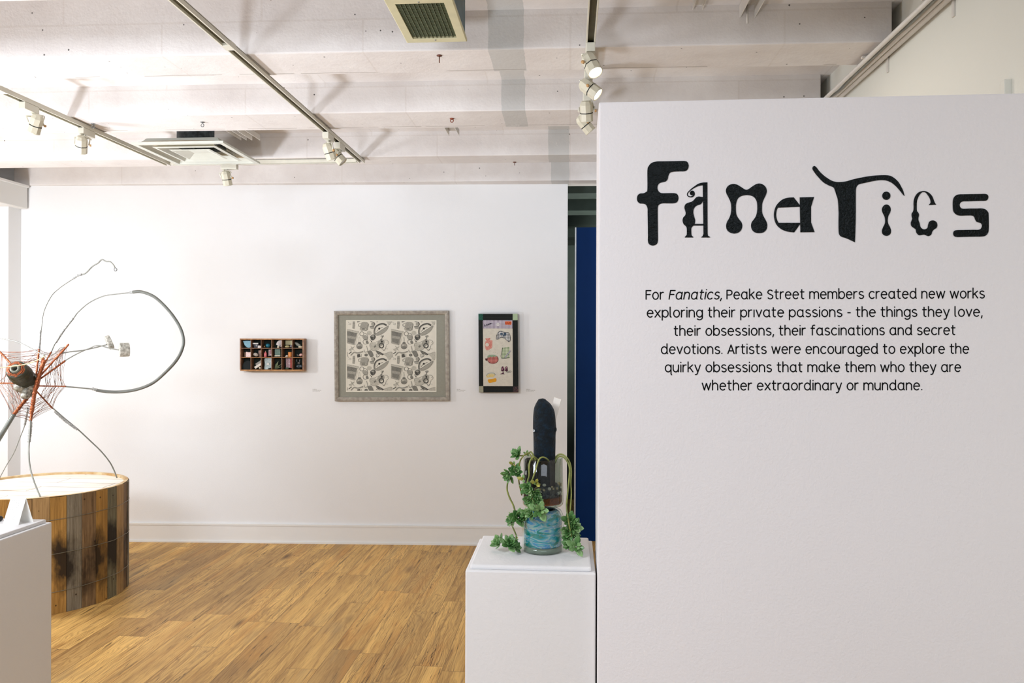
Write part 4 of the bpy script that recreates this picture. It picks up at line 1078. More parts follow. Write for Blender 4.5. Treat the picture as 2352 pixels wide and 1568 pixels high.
# succulent
def z6(x, y): return (1110 + x * .1913, 1000 + y * .1913)
def leafmat(name, a, b):
    N = NT(name); v = N.pos()
    c = N.mix(N.ramp(N.noise(v, 60, 3), .3, .7), lin(a), lin(b)); N.base(c); N.rough(.38)
    N.p.inputs['Subsurface Weight'].default_value = .08; N.p.inputs['Subsurface Radius'].default_value = (.004, .006, .002)
    return N.mat
M_lf = leafmat('fleshy_green_leaf', '#628c4b', '#3f6c38'); M_lf2 = leafmat('pale_green_leaf', '#93b27c', '#6a9152'); M_ly = leafmat('yellowing_leaf', '#b3ad52', '#8a8c3e')
M_st = mat('yellow_green_stem', '#8b9148', .5, .25, 60, c2='#6a7238')
pl = thing('trailing_succulent', (VX, VY, zv1), 'green trailing succulent hanging from the vase in long stems and rosettes', 'plant')
def leaf(mb, base, d, up, L, Wd, curl, mi):
    d = d.normalized(); sd = d.cross(up).normalized(); up = sd.cross(d).normalized(); n = 7; lp = []
    for i in range(n + 1):
        t = i / n; w = Wd * (math.sin(math.pi * min(1, .08 + .92 * t) ** 1.35) ** .75 if 0 < t < 1 else .12); w = max(w, .04 * Wd)
        c = base + d * (L * t) + up * (curl * L * t * t); th = .11 * Wd + .22 * w * (1 - .5 * t)
        lp.append([c + sd * w + up * w * .18, c + sd * w * .5 + up * (th * .5), c + up * (th * .2), c - sd * w * .5 + up * (th * .5), c - sd * w + up * w * .18, c - sd * w * .5 - up * th, c - up * th * 1.2, c + sd * w * .5 - up * th])
    b = len(mb.f); mb.loft(lp, mi, True, True)
    for i in range(b, len(mb.f)): mb.sm[i] = len(mb.f[i]) == 4
def rosette(zx, zy, y, R, nrm, n=13, mats=None, seed=0, flat=.2):
    random.seed(seed + 100); c = atY(*z6(zx, zy), y); R = R * 1.12 * .1913 * S
    nrm = Vector(nrm).normalized(); a = nrm.cross(Vector((.31, .2, .93))).normalized(); b_ = nrm.cross(a)
    mb = MB(); nl = n
    for i in range(nl):
        t = i / nl; an = i * 2.39996 + random.uniform(-.15, .15)
        el = flat + .95 * t                                   # outer leaves lie flat, inner ones stand up
        rad = a * math.cos(an) + b_ * math.sin(an)
        d = rad * math.cos(el) + nrm * math.sin(el)
        L = R * (1.05 - .5 * t) * random.uniform(.9, 1.1)
        leaf(mb, c + rad * R * .06 + nrm * (t * R * .15), d, nrm * math.cos(el) - rad * math.sin(el), L, L * random.uniform(.26, .33), random.uniform(.1, .3), 0 if random.random() < .72 else 1)
    o = mb.build('rosette', mats or [M_lf, M_lf2], pl)
    return o
YF = VY - .066
rs = [(415, 235, VY - .02, 88, (-.5, -.6, .6)), (390, 440, VY - .025, 92, (.1, -.7, .4)), (320, 470, VY - .02, 96, (-.6, -.6, -.3)), (420, 985, VY - .025, 112, (.2, -.8, .3)), (360, 1010, VY - .02, 92, (-.8, -.4, .0)),
      (200, 1300, VY - .02, 108, (-.8, -.3, .6)), (310, 1315, VY - .035, 112, (.2, -.6, .7)), (380, 1345, VY - .02, 78, (.6, -.6, .4)),
      (545, 640, YF - .006, 88, (-.3, -.9, .2)), (620, 690, YF - .004, 70, (.4, -.8, -.2)), (560, 770, YF - .006, 74, (-.3, -.9, -.1)), (650, 770, YF - .004, 66, (.4, -.8, .2)), (600, 850, YF - .008, 72, (-.4, -.8, .1)),
      (680, 900, YF - .016, 112, (.15, -.95, .25)), (570, 920, YF - .010, 76, (-.5, -.8, .0)), (510, 935, YF + .01, 60, (-.5, -.6, .3)),
      (1040, 1020, VY - .025, 96, (.1, -.9, .4)), (1080, 1100, VY - .03, 104, (.4, -.8, .1)), (1030, 1150, VY - .03, 92, (-.3, -.9, .1)), (1090, 1190, VY - .028, 78, (.5, -.7, .2)), (1020, 1240, VY - .03, 70, (-.4, -.7, .1)),
      (1112, 1335, VY - .05, 108, (.15, -.95, .35)), (1040, 1310, VY - .03, 84, (-.5, -.6, .3))]
for i, (x, y, yy, R, nr) in enumerate(rs):
    rosette(x, y, yy, R, nr, 10 if i in (13, 21) else 17, [M_lf2, M_lf] if i in (13, 21) else None, i, .05 if i in (13, 21) else .2)
for i, (x, y, yy, R, nr) in enumerate(((485, 530, YF + .012, 62, (-.3, -.8, .5)), (632, 572, YF - .004, 58, (.2, -.9, .3)), (520, 220, VY - .02, 44, (.2, -.8, .5)), (390, 1235, VY - .02, 40, (.3, -.7, .6)), (365, 345, VY - .02, 50, (0, -.9, .2)))):
    rosette(x, y, yy, R, nr, 6, [M_ly, M_lf2], 50 + i, .3)
def stem(pts, r=.0022, m=M_st):
    P = []; n = len(pts)
    for (x, y, d) in pts: P.append(atY(*z6(x, y), VY + d))
    mb = MB(); mb.tube(smoothpath(P, 6), r, 7); return mb.build('stem', m, pl)
stem([(640, 330, -.030), (600, 235, -.035), (570, 195, -.035), (540, 215, -.03), (480, 240, -.02), (420, 240, -.016)])
stem([(600, 300, -.035), (540, 205, -.04), (450, 290, -.03), (430, 400, -.02), (425, 520, -.012), (440, 620, 0), (462, 715, .012)], .0020)
stem([(300, 480, -.015), (292, 560, -.015), (286, 650, -.015), (318, 750, -.015), (358, 830, -.015), (380, 910, -.016), (375, 960, -.016)], .0024)
stem([(335, 1030, -.015), (350, 1090, -.015), (372, 1140, -.015), (400, 1215, -.015), (390, 1260, -.02)], .0020)
stem([(690, 330, -.034), (650, 285, -.046), (608, 257, -.060), (565, 300, -.067), (549, 380, -.069), (550, 480, -.069), (530, 560, -.068), (545, 630, -.068)])
stem([(800, 330, -.030), (765, 280, -.044), (712, 260, -.060), (668, 290, -.067), (632, 400, -.069), (592, 520, -.069), (560, 590, -.069), (600, 690, -.07), (610, 780, -.07), (640, 880, -.074)])
stem([(850, 320, -.004), (880, 248, -.004), (925, 222, -.004), (980, 245, -.006), (1032, 310, -.010), (1056, 420, -.012), (1050, 560, -.014), (1056, 700, -.016), (1047, 850, -.018), (1040, 960, -.02), (1050, 1040, -.025)])
stem([(860, 330, -.014), (900, 252, -.014), (960, 258, -.016), (1010, 315, -.018), (1036, 400, -.020), (1026, 560, -.022), (1010, 720, -.024), (1000, 860, -.026), (1016, 980, -.034), (1032, 1080, -.046), (1060, 1200, -.04), (1090, 1300, -.045)])

# ---------------------------------------------------------------- framed drawing
def w8(p): return (750 + p[0] * .1467, 700 + p[1] * .1467)
def W8(x, y, d): return B(*w8((x, y)), d)
def rectw(x0, y0, x1, y1, d, mapf=W8): return [mapf(x0, y0, d), mapf(x1, y0, d), mapf(x1, y1, d), mapf(x0, y1, d)]
pic = thing('framed_drawing', W8(1020, 800, 0), 'large grey framed drawing of repeated household objects, in a grey mount', 'picture')
M_fr = mat('driftwood_grey_frame', '#a79f92', .5, .2, 40, c2='#8a8277', bump=.15, bsc=120)
o = [(115, 97), (1912, 90), (1925, 1503), (127, 1507)]
def lp_(ins, d, push=True):
    sx = (1, -1, -1, 1); sy = (1, 1, -1, -1); out = []
    for k, (x, y) in enumerate(o):
        pf_ = B(*w8((x + sx[k] * ins, y + sy[k] * ins)), .026)   # traced on the frame's front
        out.append(pf_ + BN * (d - .026))
    return out
mb = MB(); mb.loft([lp_(0, .001), lp_(0, .024), lp_(5, .027), lp_(26, .028), lp_(32, .025), lp_(38, .025), lp_(58, .020), lp_(64, .012), lp_(64, .006)])
mb.build('frame', M_fr, pic)
def W8f(x, y, d):
    return B(*w8((x, y)), .012) + BN * (d - .012)
mb = MB(); mb.loft([rectw(150, 130, 1880, 1475, .0095, W8f), rectw(303, 240, 1720, 1362, .0095, W8f)]); mb.loft([rectw(150, 130, 1880, 1475, .0095, W8f), rectw(150, 130, 1880, 1475, .002, W8f)])
mb.build('mount', mat('sage_grey_mount', '#908f82', .8, .06, 60), pic)
mb = MB(); mb.loft([rectw(303, 240, 1720, 1362, .0097, W8f), rectw(312, 249, 1711, 1352, .0094, W8f)]); mb.build('bevel', mat('cream_mount_core', '#e9e5d4', .7, .03), pic)
PXR = (318, 258, 1703, 1342)
mb = MB(); mb.prism(rectw(305, 242, 1716, 1358, .0076, W8f), rectw(305, 242, 1716, 1358, .004, W8f)); mb.build('paper', mat('ivory_drawing_paper', '#d8d3c4', .8, .04, 30), pic)
greys = [mat('graphite_%s' % n, c, .85, .22, 160) for n, c in (('faint', '#bcb8aa'), ('light', '#a19e92'), ('mid', '#7d7b72'), ('dark', '#55544e'), ('black', '#33322e'))]
mb = MB(); lay = [0]
def clampp(p): return (min(max(p[0], PXR[0]), PXR[2]), min(max(p[1], PXR[1]), PXR[3]))
def fill(pts, g, ox, oy):
    P = [(p[0] + ox, p[1] + oy) for p in pts]
    C = [clampp(p) for p in P]
    if max(p[0] for p in C) - min(p[0] for p in C) < 4 or max(p[1] for p in C) - min(p[1] for p in C) < 4: return
    lay[0] += 1; d = .0078 + lay[0] * .0000045
    V = [W8f(p[0], p[1], d) for p in C]
    for t in tessellate_polygon([[Vector((p[0], p[1], 0)) for p in C]]): mb.add([V[i] for i in t], [[0, 1, 2]], g)
def line(pts, w, g, ox, oy, k=5):
    pts = [p for p in pts]; P = smoothpath([(p[0], p[1], 0) for p in pts], k); run = []
    def flush(r):
        if len(r) > 1: fill(ribbon([(q.x, q.y, w) for q in r], 1), g, ox, oy)
    for q in P:
        x, y = q.x + ox, q.y + oy
        if PXR[0] <= x <= PXR[2] and PXR[1] <= y <= PXR[3]: run.append(q)
        else: flush(run); run = []
    flush(run)
def ring(cx, cy, r, w, g, ox, oy, ry=None):
    ry = ry or r; line([(cx + r * math.cos(a * .5236), cy + ry * math.sin(a * .5236)) for a in range(13)], w, g, ox, oy, 3)
def tile(ox, oy):
    f = lambda p, g: fill(p, g, ox, oy); l = lambda p, w, g: line(p, w, g, ox, oy); r = lambda *a, **k: ring(*a, ox, oy, **k)
    # box with an open lid
    f([(312, 378), (505, 418), (488, 448), (312, 410)], 0); f([(312, 408), (478, 446), (432, 632), (312, 600)], 1); f([(320, 412), (472, 446), (455, 500), (320, 478)], 2)
    l([(312, 408), (480, 447)], 5, 3); l([(478, 447), (432, 632)], 6, 2); l([(505, 418), (450, 628)], 4, 1); l([(312, 378), (505, 418)], 4, 2); r(405, 460, 15, 4, 3); f([(330, 520), (440, 540), (425, 610), (330, 580)], 2)
    # mug
    f(blob([(540, 290), (570, 268), (640, 275), (662, 310), (648, 360), (628, 405), (560, 400), (522, 370)]), 1); f(circ(575, 378, 50, 24, a0=.3), 0); f(circ(575, 376, 34, 14), 2); l([(540, 292), (500, 300), (498, 330), (528, 335)], 8, 2); l([(655, 300), (640, 395)], 6, 3); r(575, 378, 52, 4, 3, ry=26)
    # iron
    f(blob([(752, 462), (800, 430), (900, 370), (970, 322), (962, 370), (915, 425), (850, 468), (790, 482)]), 1); l([(752, 460), (750, 400), (775, 340), (830, 305), (890, 297), (940, 322)], 26, 3); l([(752, 452), (758, 392), (786, 342), (838, 314), (890, 306)], 9, 1); l([(782, 418), (822, 372), (882, 350)], 6, 4); f(circ(824, 371, 16), 4); l([(752, 462), (965, 325)], 5, 3); l([(790, 484), (920, 420), (970, 325)], 3, 2)
    # rings, hippo, pellets
    r(550, 452, 32, 7, 3); f(blob([(560, 490), (610, 470), (640, 500), (638, 545), (600, 555), (572, 530)]), 1); l([(575, 440), (625, 455), (645, 505), (636, 548)], 6, 3); f(circ(668, 440, 38, 34), 0)
    f(blob([(680, 500), (715, 465), (755, 470), (770, 505), (745, 545), (705, 552)]), 3); f(circ(722, 488, 24, 14, a0=.4), 1); l([(695, 500), (715, 545)], 5, 4); l([(730, 500), (740, 540)], 4, 1)
    r(606, 578, 36, 6, 3); f(blob([(610, 575), (640, 560), (660, 600), (630, 610)]), 2); l([(676, 540), (702, 572)], 7, 3); f(circ(702, 574, 9), 3)
    # oil lamp
    l([(508, 590), (500, 545), (511, 500), (524, 545), (520, 590)], 3, 2); f(circ(514, 645, 48, 46), 1); f(circ(514, 668, 42, 24), 2); r(514, 645, 48, 4, 3, ry=46); f([(494, 585), (534, 585), (538, 605), (490, 605)], 3); f(circ(500, 632, 16, 12), 0)
    # guitar
    f(blob([(675, 640), (690, 600), (740, 600), (800, 612), (832, 650), (800, 690), (740, 714), (690, 690)]), 0); f(blob([(790, 600), (840, 545), (895, 550), (905, 600), (860, 640), (815, 650)]), 1); l([(672, 650), (685, 600), (750, 590), (820, 560)], 5, 2); l([(680, 690), (740, 718), (810, 695), (850, 650)], 5, 2); f(circ(864, 576, 15), 4); f([(735, 650), (765, 625), (780, 650), (750, 672)], 2)
    l([(850, 560), (878, 495)], 12, 2); r(862, 493, 10, 6, 3); r(885, 490, 10, 6, 3); l([(838, 545), (868, 548)], 9, 4); r(858, 638, 34, 17, 3); r(858, 638, 40, 4, 4)
    l([(900, 548), (950, 555), (968, 600), (930, 632)], 4, 3); l([(935, 640), (905, 715), (875, 690), (860, 690)], 5, 3); l([(880, 720), (920, 690), (962, 690)], 4, 2); l([(940, 590), (960, 575)], 3, 3)
    # star, knife, squiggle
    f(blob([(345, 700), (385, 675), (372, 640), (400, 660), (440, 650), (415, 690), (440, 715), (400, 705), (380, 730)]), 0); l([(345, 700), (400, 680), (440, 650)], 3, 2); l([(380, 640), (402, 685), (436, 716)], 3, 2); l([(380, 790), (430, 745), (490, 755), (575, 730)], 20, 1); l([(372, 800), (428, 738), (490, 746), (570, 722)], 4, 3); l([(345, 765), (392, 735)], 13, 3); l([(330, 790), (345, 830), (380, 840), (372, 860), (340, 850)], 4, 2)
    # small dark pieces
    f(blob([(640, 730), (690, 712), (720, 745), (735, 800), (690, 820), (660, 780)]), 2); f(circ(618, 785, 26, 22), 3); l([(600, 770), (640, 800)], 5, 1); l([(605, 800), (632, 765)], 5, 1); f([(475, 775), (520, 765), (530, 815), (480, 825)], 3); l([(545, 770), (540, 825)], 10, 1); l([(585, 700), (600, 740), (640, 720), (625, 640)], 12, 1)
    # paint brush and cleaver
    f(blob([(768, 722), (800, 720), (870, 755), (890, 775), (870, 785), (800, 760)]), 3); l([(775, 727), (870, 775)], 5, 1); l([(870, 785), (900, 765)], 10, 4); f(blob([(895, 770), (960, 750), (1015, 735), (1025, 790), (985, 860), (960, 855), (940, 815)]), 0); l([(895, 770), (1012, 735), (1026, 795), (985, 864)], 4, 2)
    l([(775, 775), (800, 765), (828, 795), (785, 818), (775, 775)], 7, 3); l([(795, 775), (800, 810)], 4, 2)
    # film canisters and eggs
    f([(408, 800), (445, 795), (448, 870), (438, 920), (402, 915)], 1); l([(405, 840), (445, 838)], 6, 2); l([(402, 912), (438, 918)], 6, 3); f(circ(725, 848, 28, 30), 1); l([(735, 820), (755, 850), (735, 880)], 12, 3); f(blob([(675, 890), (710, 875), (745, 890), (735, 925), (690, 920)]), 1); l([(672, 888), (744, 888)], 6, 3)
for ox in (-698, 0, 698):
    for oy in (-550, 0, 550):
        tile(ox, oy)
mb.build('drawing', greys, pic, fix=False)

# ---------------------------------------------------------------- quilted panel
def wq(p): return (1060 + p[0] * .14035, 700 + p[1] * .14035)
QD = .040
def Q(x, y, d): return B(*wq((x, y)), QD) + BN * (d - QD)
q_ = thing('quilted_panel', Q(604, 780, 0), 'narrow quilted panel bound in black, with stitched toys and fruit', 'textile art')
M_bl = mat('black_quilt_cotton', '#0f1512', .9, .3, 50, bump=.2, bsc=200)
def qp(name, pts, d1, d0, m, parent=None):
    mb = MB(); mb.prism([Q(x, y, d1) for x, y in pts], [Q(x, y, d0) for x, y in pts]); return mb.build(name, m, parent or q_)
qp('binding', [(277, 145), (918, 145), (930, 1430), (285, 1432)], QD, .001, M_bl)
def check(name, a, b, px, duty=.5):
    N = NT(name); P = N.pos(); sp = N.n('ShaderNodeSeparateXYZ', {0: P})
    sx = N.m('GREATER_THAN', N.m('FRACT', N.m('MULTIPLY', sp.outputs[0], 1 / px)), duty); sz = N.m('GREATER_THAN', N.m('FRACT', N.m('MULTIPLY', sp.outputs[2], 1 / px)), duty)
    f = N.m('MULTIPLY', N.m('ADD', sx, sz), .5); f = N.m('ADD', f, N.m('MULTIPLY', N.m('SUBTRACT', N.noise(P, 300, 2), .5), .2))
    N.base(N.mix(f, lin(a), lin(b))); N.rough(.9); return N.mat
M_white = mat('calico_ground', '#d2ccbd', .9, .08, 40, bump=.5, bsc=110, bd=.003)
qp('corner_patch', [(277, 145), (352, 145), (352, 250), (278, 250)], QD + .0012, QD - .002, mat('teal_batik', '#1f5a48', .9, .4, 120, c2='#123d33'))
qp('corner_patch', [(838, 145), (918, 145), (919, 250), (838, 252)], QD + .0012, QD - .002, mat('pale_green_cotton', '#a9bd9a', .9, .1, 90))
qp('corner_patch', [(285, 1330), (357, 1328), (359, 1430), (286, 1431)], QD + .0012, QD - .002, check('grey_plaid', '#b9b7a2', '#77755f', .004))
qp('corner_patch', [(843, 1335), (928, 1333), (929, 1429), (843, 1430)], QD + .0012, QD - .002, mat('dark_floral_cotton', '#2a2a2c', .9, .5, 260, c2='#a35450', lo=.58, hi=.66))
for x in (300, 890):
    qp('stitch_line', [(x, 255), (x + 5, 255), (x + 8, 1325), (x + 3, 1325)], QD + .0008, QD - .002, mat('charcoal_thread', '#1e2723', .9, .2))
for y in (200, 1385):
    qp('stitch_line', [(360, y), (835, y), (835, y + 5), (360, y + 5)], QD + .0008, QD - .002, mat('charcoal_thread', '#1e2723', .9, .2))
qp('ground', [(350, 262), (362, 250), (828, 250), (836, 262), (842, 1330), (358, 1328)], QD + .003, QD - .002, M_white)
d = QD + .0045
qp('gingham_strip', [(350, 264), (364, 250), (826, 250), (836, 264), (836, 385), (354, 386)], d - .0008, QD, check('purple_gingham', '#dcd6de', '#5d4a63', .0092))
qp('cloth_disc', [(p.x, p.y) for p in circ(597, 320, 30)], d, QD, mat('grey_white_cotton', '#cfcaca', .9, .06))
lb = qp('orange_label', [(712, 275), (722, 268), (815, 268), (820, 275), (818, 318), (810, 326), (716, 324)], d, QD, mat('orange_felt', '#d9683a', .9, .2, 200, c2='#b84a24'))
def qline(mb, pts, w, dd=None, k=5):
    R = ribbon([(p[0], p[1], w) for p in pts], k); n = len(R) // 2
    V = [Q(p.x, p.y, dd or d + .0006) for p in R]
    for i in range(n - 1): mb.add([V[i], V[i + 1], V[2 * n - 2 - i], V[2 * n - 1 - i]], [[0, 1, 2, 3]])
mb = MB(); qline(mb, [(730, 285), (725, 312), (745, 315), (750, 290), (768, 300), (765, 314), (785, 312), (790, 285), (806, 300), (808, 314)], 5); mb.build('lettering', mat('rust_thread', '#a33d20', .9), lb)
mb = MB(); qline(mb, [(380, 315), (374, 345), (398, 342), (412, 322), (420, 340), (436, 318), (440, 330), (452, 305), (456, 322), (470, 300), (472, 318), (488, 298), (502, 308)], 8); mb.build('lettering', mat('dark_purple_thread', '#2b2230', .9), q_)
qd = d
def motif(pts, m, dd=0.0): return qp('applique', pts, qd + dd, QD, m)
M_blk = mat('black_thread', '#171b1e', .9, .2)
ct = [(p.x, p.y) for p in blob([(570, 555), (575, 505), (600, 450), (640, 428), (690, 445), (740, 452), (775, 458), (797, 515), (798, 575), (775, 605), (745, 580), (700, 545), (645, 534), (612, 555), (590, 562)])]
cc = motif(ct, check('navy_gingham', '#e3e2e0', '#12181f', .0105))
mb = MB(); qline(mb, ct + ct[:1], 6, k=1); mb.build('outline', M_blk, cc)
mb = MB()
for (x, y, r) in ((655, 475, 20), (712, 478, 24), (690, 505, 13)): mb.prism([Q(p.x, p.y, qd + .001) for p in circ(x, y, r, n=12)], [Q(p.x, p.y, qd) for p in circ(x, y, r, n=12)])
mb.build('button', mat('slate_blue_thread', '#42566a', .9, .3), cc)
M_pk = mat('pink_print_cotton', '#dba79b', .9, .3, 260, c2='#c0695a')
c2_ = motif([(p.x, p.y) for p in blob([(390, 550), (430, 545), (472, 542), (465, 575), (505, 580), (505, 610), (500, 700), (465, 720), (445, 738), (400, 735), (385, 660), (392, 600), (410, 588)])], M_pk)
mb = MB(); mb.prism([Q(p.x, p.y, qd + .001) for p in circ(420, 652, 31)], [Q(p.x, p.y, qd) for p in circ(420, 652, 31)]); mb.build('dial', M_white, c2_)
mb = MB(); qline(mb, [(420 + 34 * math.cos(a * .5236), 652 + 36 * math.sin(a * .5236)) for a in range(13)], 7); qline(mb, [(395, 552), (425, 582), (470, 545)], 6); qline(mb, [(445, 605), (470, 600), (465, 715)], 6); mb.build('outline', mat('coral_thread', '#c96a58', .9), c2_)
nb = motif([(672, 698), (785, 686), (790, 860), (655, 873)], check('green_plaid', '#d4d8bd', '#5e7a4e', .0105))
mb = MB(); qline(mb, [(672, 698), (656, 790), (655, 873), (790, 862)], 7, k=2); mb.build('outline', mat('dark_green_thread', '#1d3a2a', .9), nb)
mb = MB(); pp = [(795, 742), (806, 756), (722, 866), (704, 858)]; mb.prism([Q(x, y, qd + .0018) for x, y in pp], [Q(x, y, qd) for x, y in pp]); mb.build('pencil', mat('lilac_grey_cotton', '#9b98a6', .9, .15), nb)
sw = motif([(p.x, p.y) for p in circ(513, 890, 88, 70, 28)], check('red_gingham', '#d88c80', '#7d2f2f', .0095))
mb = MB(); qline(mb, [(513 + 89 * math.cos(a * .2618), 890 + 71 * math.sin(a * .2618)) for a in range(25)], 6, k=2); qline(mb, [(508, 830), (505, 950)], 4); mb.build('outline', mat('maroon_thread', '#4f1f22', .9), sw)
mb = MB(); pp = blob([(425, 850), (440, 825), (500, 815), (565, 828), (585, 845), (560, 840), (545, 856), (525, 840), (500, 860), (480, 842), (455, 860)]); mb.prism([Q(p.x, p.y, qd + .0016) for p in pp], [Q(p.x, p.y, qd) for p in pp]); mb.build('calyx', mat('sage_green_cotton', '#93ab8e', .9, .2), sw)
mb = MB(); pp = [(388, 880), (398, 872), (430, 882), (418, 905), (402, 918), (392, 902)]; mb.prism([Q(x, y, qd + .0012) for x, y in pp], [Q(x, y, qd) for x, y in pp]); mb.build('tail', mat('maroon_cotton', '#5a2a2c', .9, .2), sw)
M_pl = mat('plum_cotton', '#4a2236', .9, .2); 
pw = motif([(655, 1020), (668, 1003), (695, 1012), (702, 1055), (690, 1092), (660, 1086), (648, 1075)], M_pl)
motif([(712, 1030), (730, 1003), (750, 1008), (760, 1075), (735, 1092), (718, 1075), (705, 1080)], M_pl)
motif([(625, 1133), (662, 1118), (678, 1098), (695, 1100), (688, 1118), (708, 1132)], M_pl)
mb = MB(); qline(mb, [(665, 1060), (692, 1015)], 9); qline(mb, [(716, 1060), (742, 1012)], 9); mb.build('highlight', mat('dusty_pink_thread', '#c48d98', .9), pw)
mb = MB()
for x in (752, 776, 799): qline(mb, [(x + 12 * math.cos(a * .628), 1096 - (x - 752) * .15 + 13 * math.sin(a * .628)) for a in range(11)], 5, k=2)
mb.build('chain_stitch', mat('grey_thread', '#6a6a66', .9), q_)
ye = motif([(p.x, p.y) for p in blob([(430, 1225), (450, 1215), (500, 1212), (560, 1198), (573, 1235), (555, 1258), (525, 1262), (490, 1272), (455, 1276), (438, 1255)])], mat('mustard_cotton', '#dc9a1e', .9, .2))
motif([(p.x, p.y) for p in blob([(408, 1180), (420, 1145), (470, 1125), (535, 1130), (548, 1152), (520, 1165), (530, 1185), (470, 1180), (430, 1190)])], mat('primrose_cotton', '#d9b75a', .9, .3, 200, c2='#c7c3a4'))
mb = MB(); qline(mb, [(405, 1160), (430, 1125), (480, 1112), (530, 1118), (560, 1145)], 9); mb.build('topping_stitch', mat('grey_blue_thread', '#98a19c', .9), ye)
mb = MB()
for (x, y) in ((528, 775), (560, 778), (588, 790)): mb.ball(Q(x, y, QD + .0035), .0014)
mb.build('knot_stitch', mat('grey_thread', '#6a6a66', .9), q_)
mb = MB(); random.seed(9)
for k in range(16):
    x, y = random.choice(((430, 440), (640, 650), (400, 1030), (690, 1230), (430, 790), (700, 940))); x += random.uniform(-50, 50); y += random.uniform(-30, 30)
    qline(mb, [(x, y), (x + random.uniform(10, 40), y + random.uniform(-15, 15))], 3, QD + .0034, 1)
mb.build('quilting_stitch', mat('pale_thread', '#b3ada0', .9), q_)

# ---------------------------------------------------------------- wall captions
def caption(x, y, label, w=24, h=11):
    t = thing('wall_caption', B(x + w / 2, y + h / 2, 0), label, 'caption label', 'caption labels on the white wall')
    mb = MB(); c = [(x - 2, y - 3), (x + w, y - 3), (x + w, y + h), (x - 2, y + h)]
    mb.prism([B(a, b_, .0009) for a, b_ in c], [B(a, b_, .0001) for a, b_ in c]); mb.build('card', M_wall, t)
    mb = MB(); random.seed(int(x))
    for li, (ln, wt) in enumerate(((9, 1.1), (20, .8), (17, .7))):
        xx = x; yy = y + li * 2.7
        while xx < x + ln:
            wd = min(random.uniform(1.5, 4), x + ln - xx)
            mb.add([B(xx, yy, .0011), B(xx + wd, yy, .0011), B(xx + wd, yy + wt, .0011), B(xx, yy + wt, .0011)], [[0, 1, 2, 3]]); xx += wd + .8
    mb.build('print', mat('caption_grey_print', '#a39e96', .8, .1), t, fix=False)
caption(718, 893, 'tiny caption label right of the compartment tray')
caption(1049, 893, 'tiny caption label right of the framed drawing', 22)
caption(1209, 893, 'tiny caption label right of the quilted panel', 20)
# ---------------------------------------------------------------- compartment tray with keepsakes
TD = .068
def wt(x, y): return (530 + x * .08078, 760 + y * .08078)
def T(x, y, d): return B(*wt(x, y), TD) + BN * (d - TD)      # traced on the tray's front plane
M_tr = mat('brown_tray_wood', '#9a7457', .55, .3, 40, c2='#74523c', bump=.15, bsc=90)
M_trl = mat('honey_tray_edge', '#b98650', .5, .25, 40, c2='#93622f')
M_trb = mat('dark_green_tray_lining', '#1f2b24', .9, .3, 20)
tray = thing('compartment_tray', T(1165, 680, 0), 'brown wooden tray of eighteen compartments hung on the wall, full of keepsakes', 'shadow box')
XS = [272, 567, 860, 1157, 1448, 1745, 2045]; YS_ = [228, 490, 752, 1115]
def tb(name, x0, y0, x1, y1, d0, d1, m, par=tray):
    mb = MB(); c = [(x0, y0), (x1, y0), (x1, y1), (x0, y1)]
    mb.prism([T(x, y, d1) for x, y in c], [T(x, y, d0) for x, y in c]); return mb.build(name, m, par)
tb('back_panel', 262, 218, 2072, 1126, .001, .006, M_trb)
tb('side', 255, 212, 2078, 246, .005, TD, M_trl); tb('side', 268, 1098, 2078, 1134, .005, TD, M_trl)
tb('side', 258, 246, 290, 1098, .005, TD, M_tr); tb('side', 2036, 246, 2078, 1098, .005, TD, M_tr)
for x in XS[1:-1]: tb('divider', x - 8, 246, x + 8, 1098, .006, TD - .003, M_tr)
for y in YS_[1:-1]: tb('shelf', 290, y - 9, 2036, y + 9, .006, TD - .004, M_trl if y > 700 else M_tr)
mb = MB()
for (x, y) in ((274, 230), (2050, 230), (2050, 1115), (282, 1118)): mb.ball(T(x, y, TD), (.0022, .0022, .0012))
mb.build('corner_pin', M_steel, tray)
GRP = 'keepsakes in the compartment tray'
def kp(name, pts, d0, d1, m, label, cat, sm=False, extra=None):
    mb = MB(); P = blob(pts) if sm else [Vector((p[0], p[1])) for p in pts]
    mb.prism([T(p.x, p.y, d1) for p in P], [T(p.x, p.y, d0) for p in P])
    if extra:
        t = thing(name, T(sum(p[0] for p in pts) / len(pts), max(p[1] for p in pts), (d0 + d1) / 2), label, cat, GRP); mb.build(extra[0], m, t)
        for (nm, pp, a, b_, mm) in extra[1:]:
            m2 = MB(); m2.prism([T(x, y, b_) for x, y in pp], [T(x, y, a) for x, y in pp]); m2.build(nm, mm, t)
        return t
    return tag(mb.build(name, m), label, cat, GRP)
def kb(name, x, y, d, r, m, label, cat, rot=0):
    mb = MB(); s = .08078 * BO.y / F
    mb.ball(T(x, y, d), (r[0] * s, r[1] * s, r[2] * s), n=14, m=10, R=Matrix.Rotation(math.radians(rot), 3, 'Y'))
    return tag(mb.build(name, m), label, cat, GRP)
def km(n, c, ro=.5, var=.2, sc=120, **k): return mat('keepsake_' + n, c, ro, var, sc, **k)
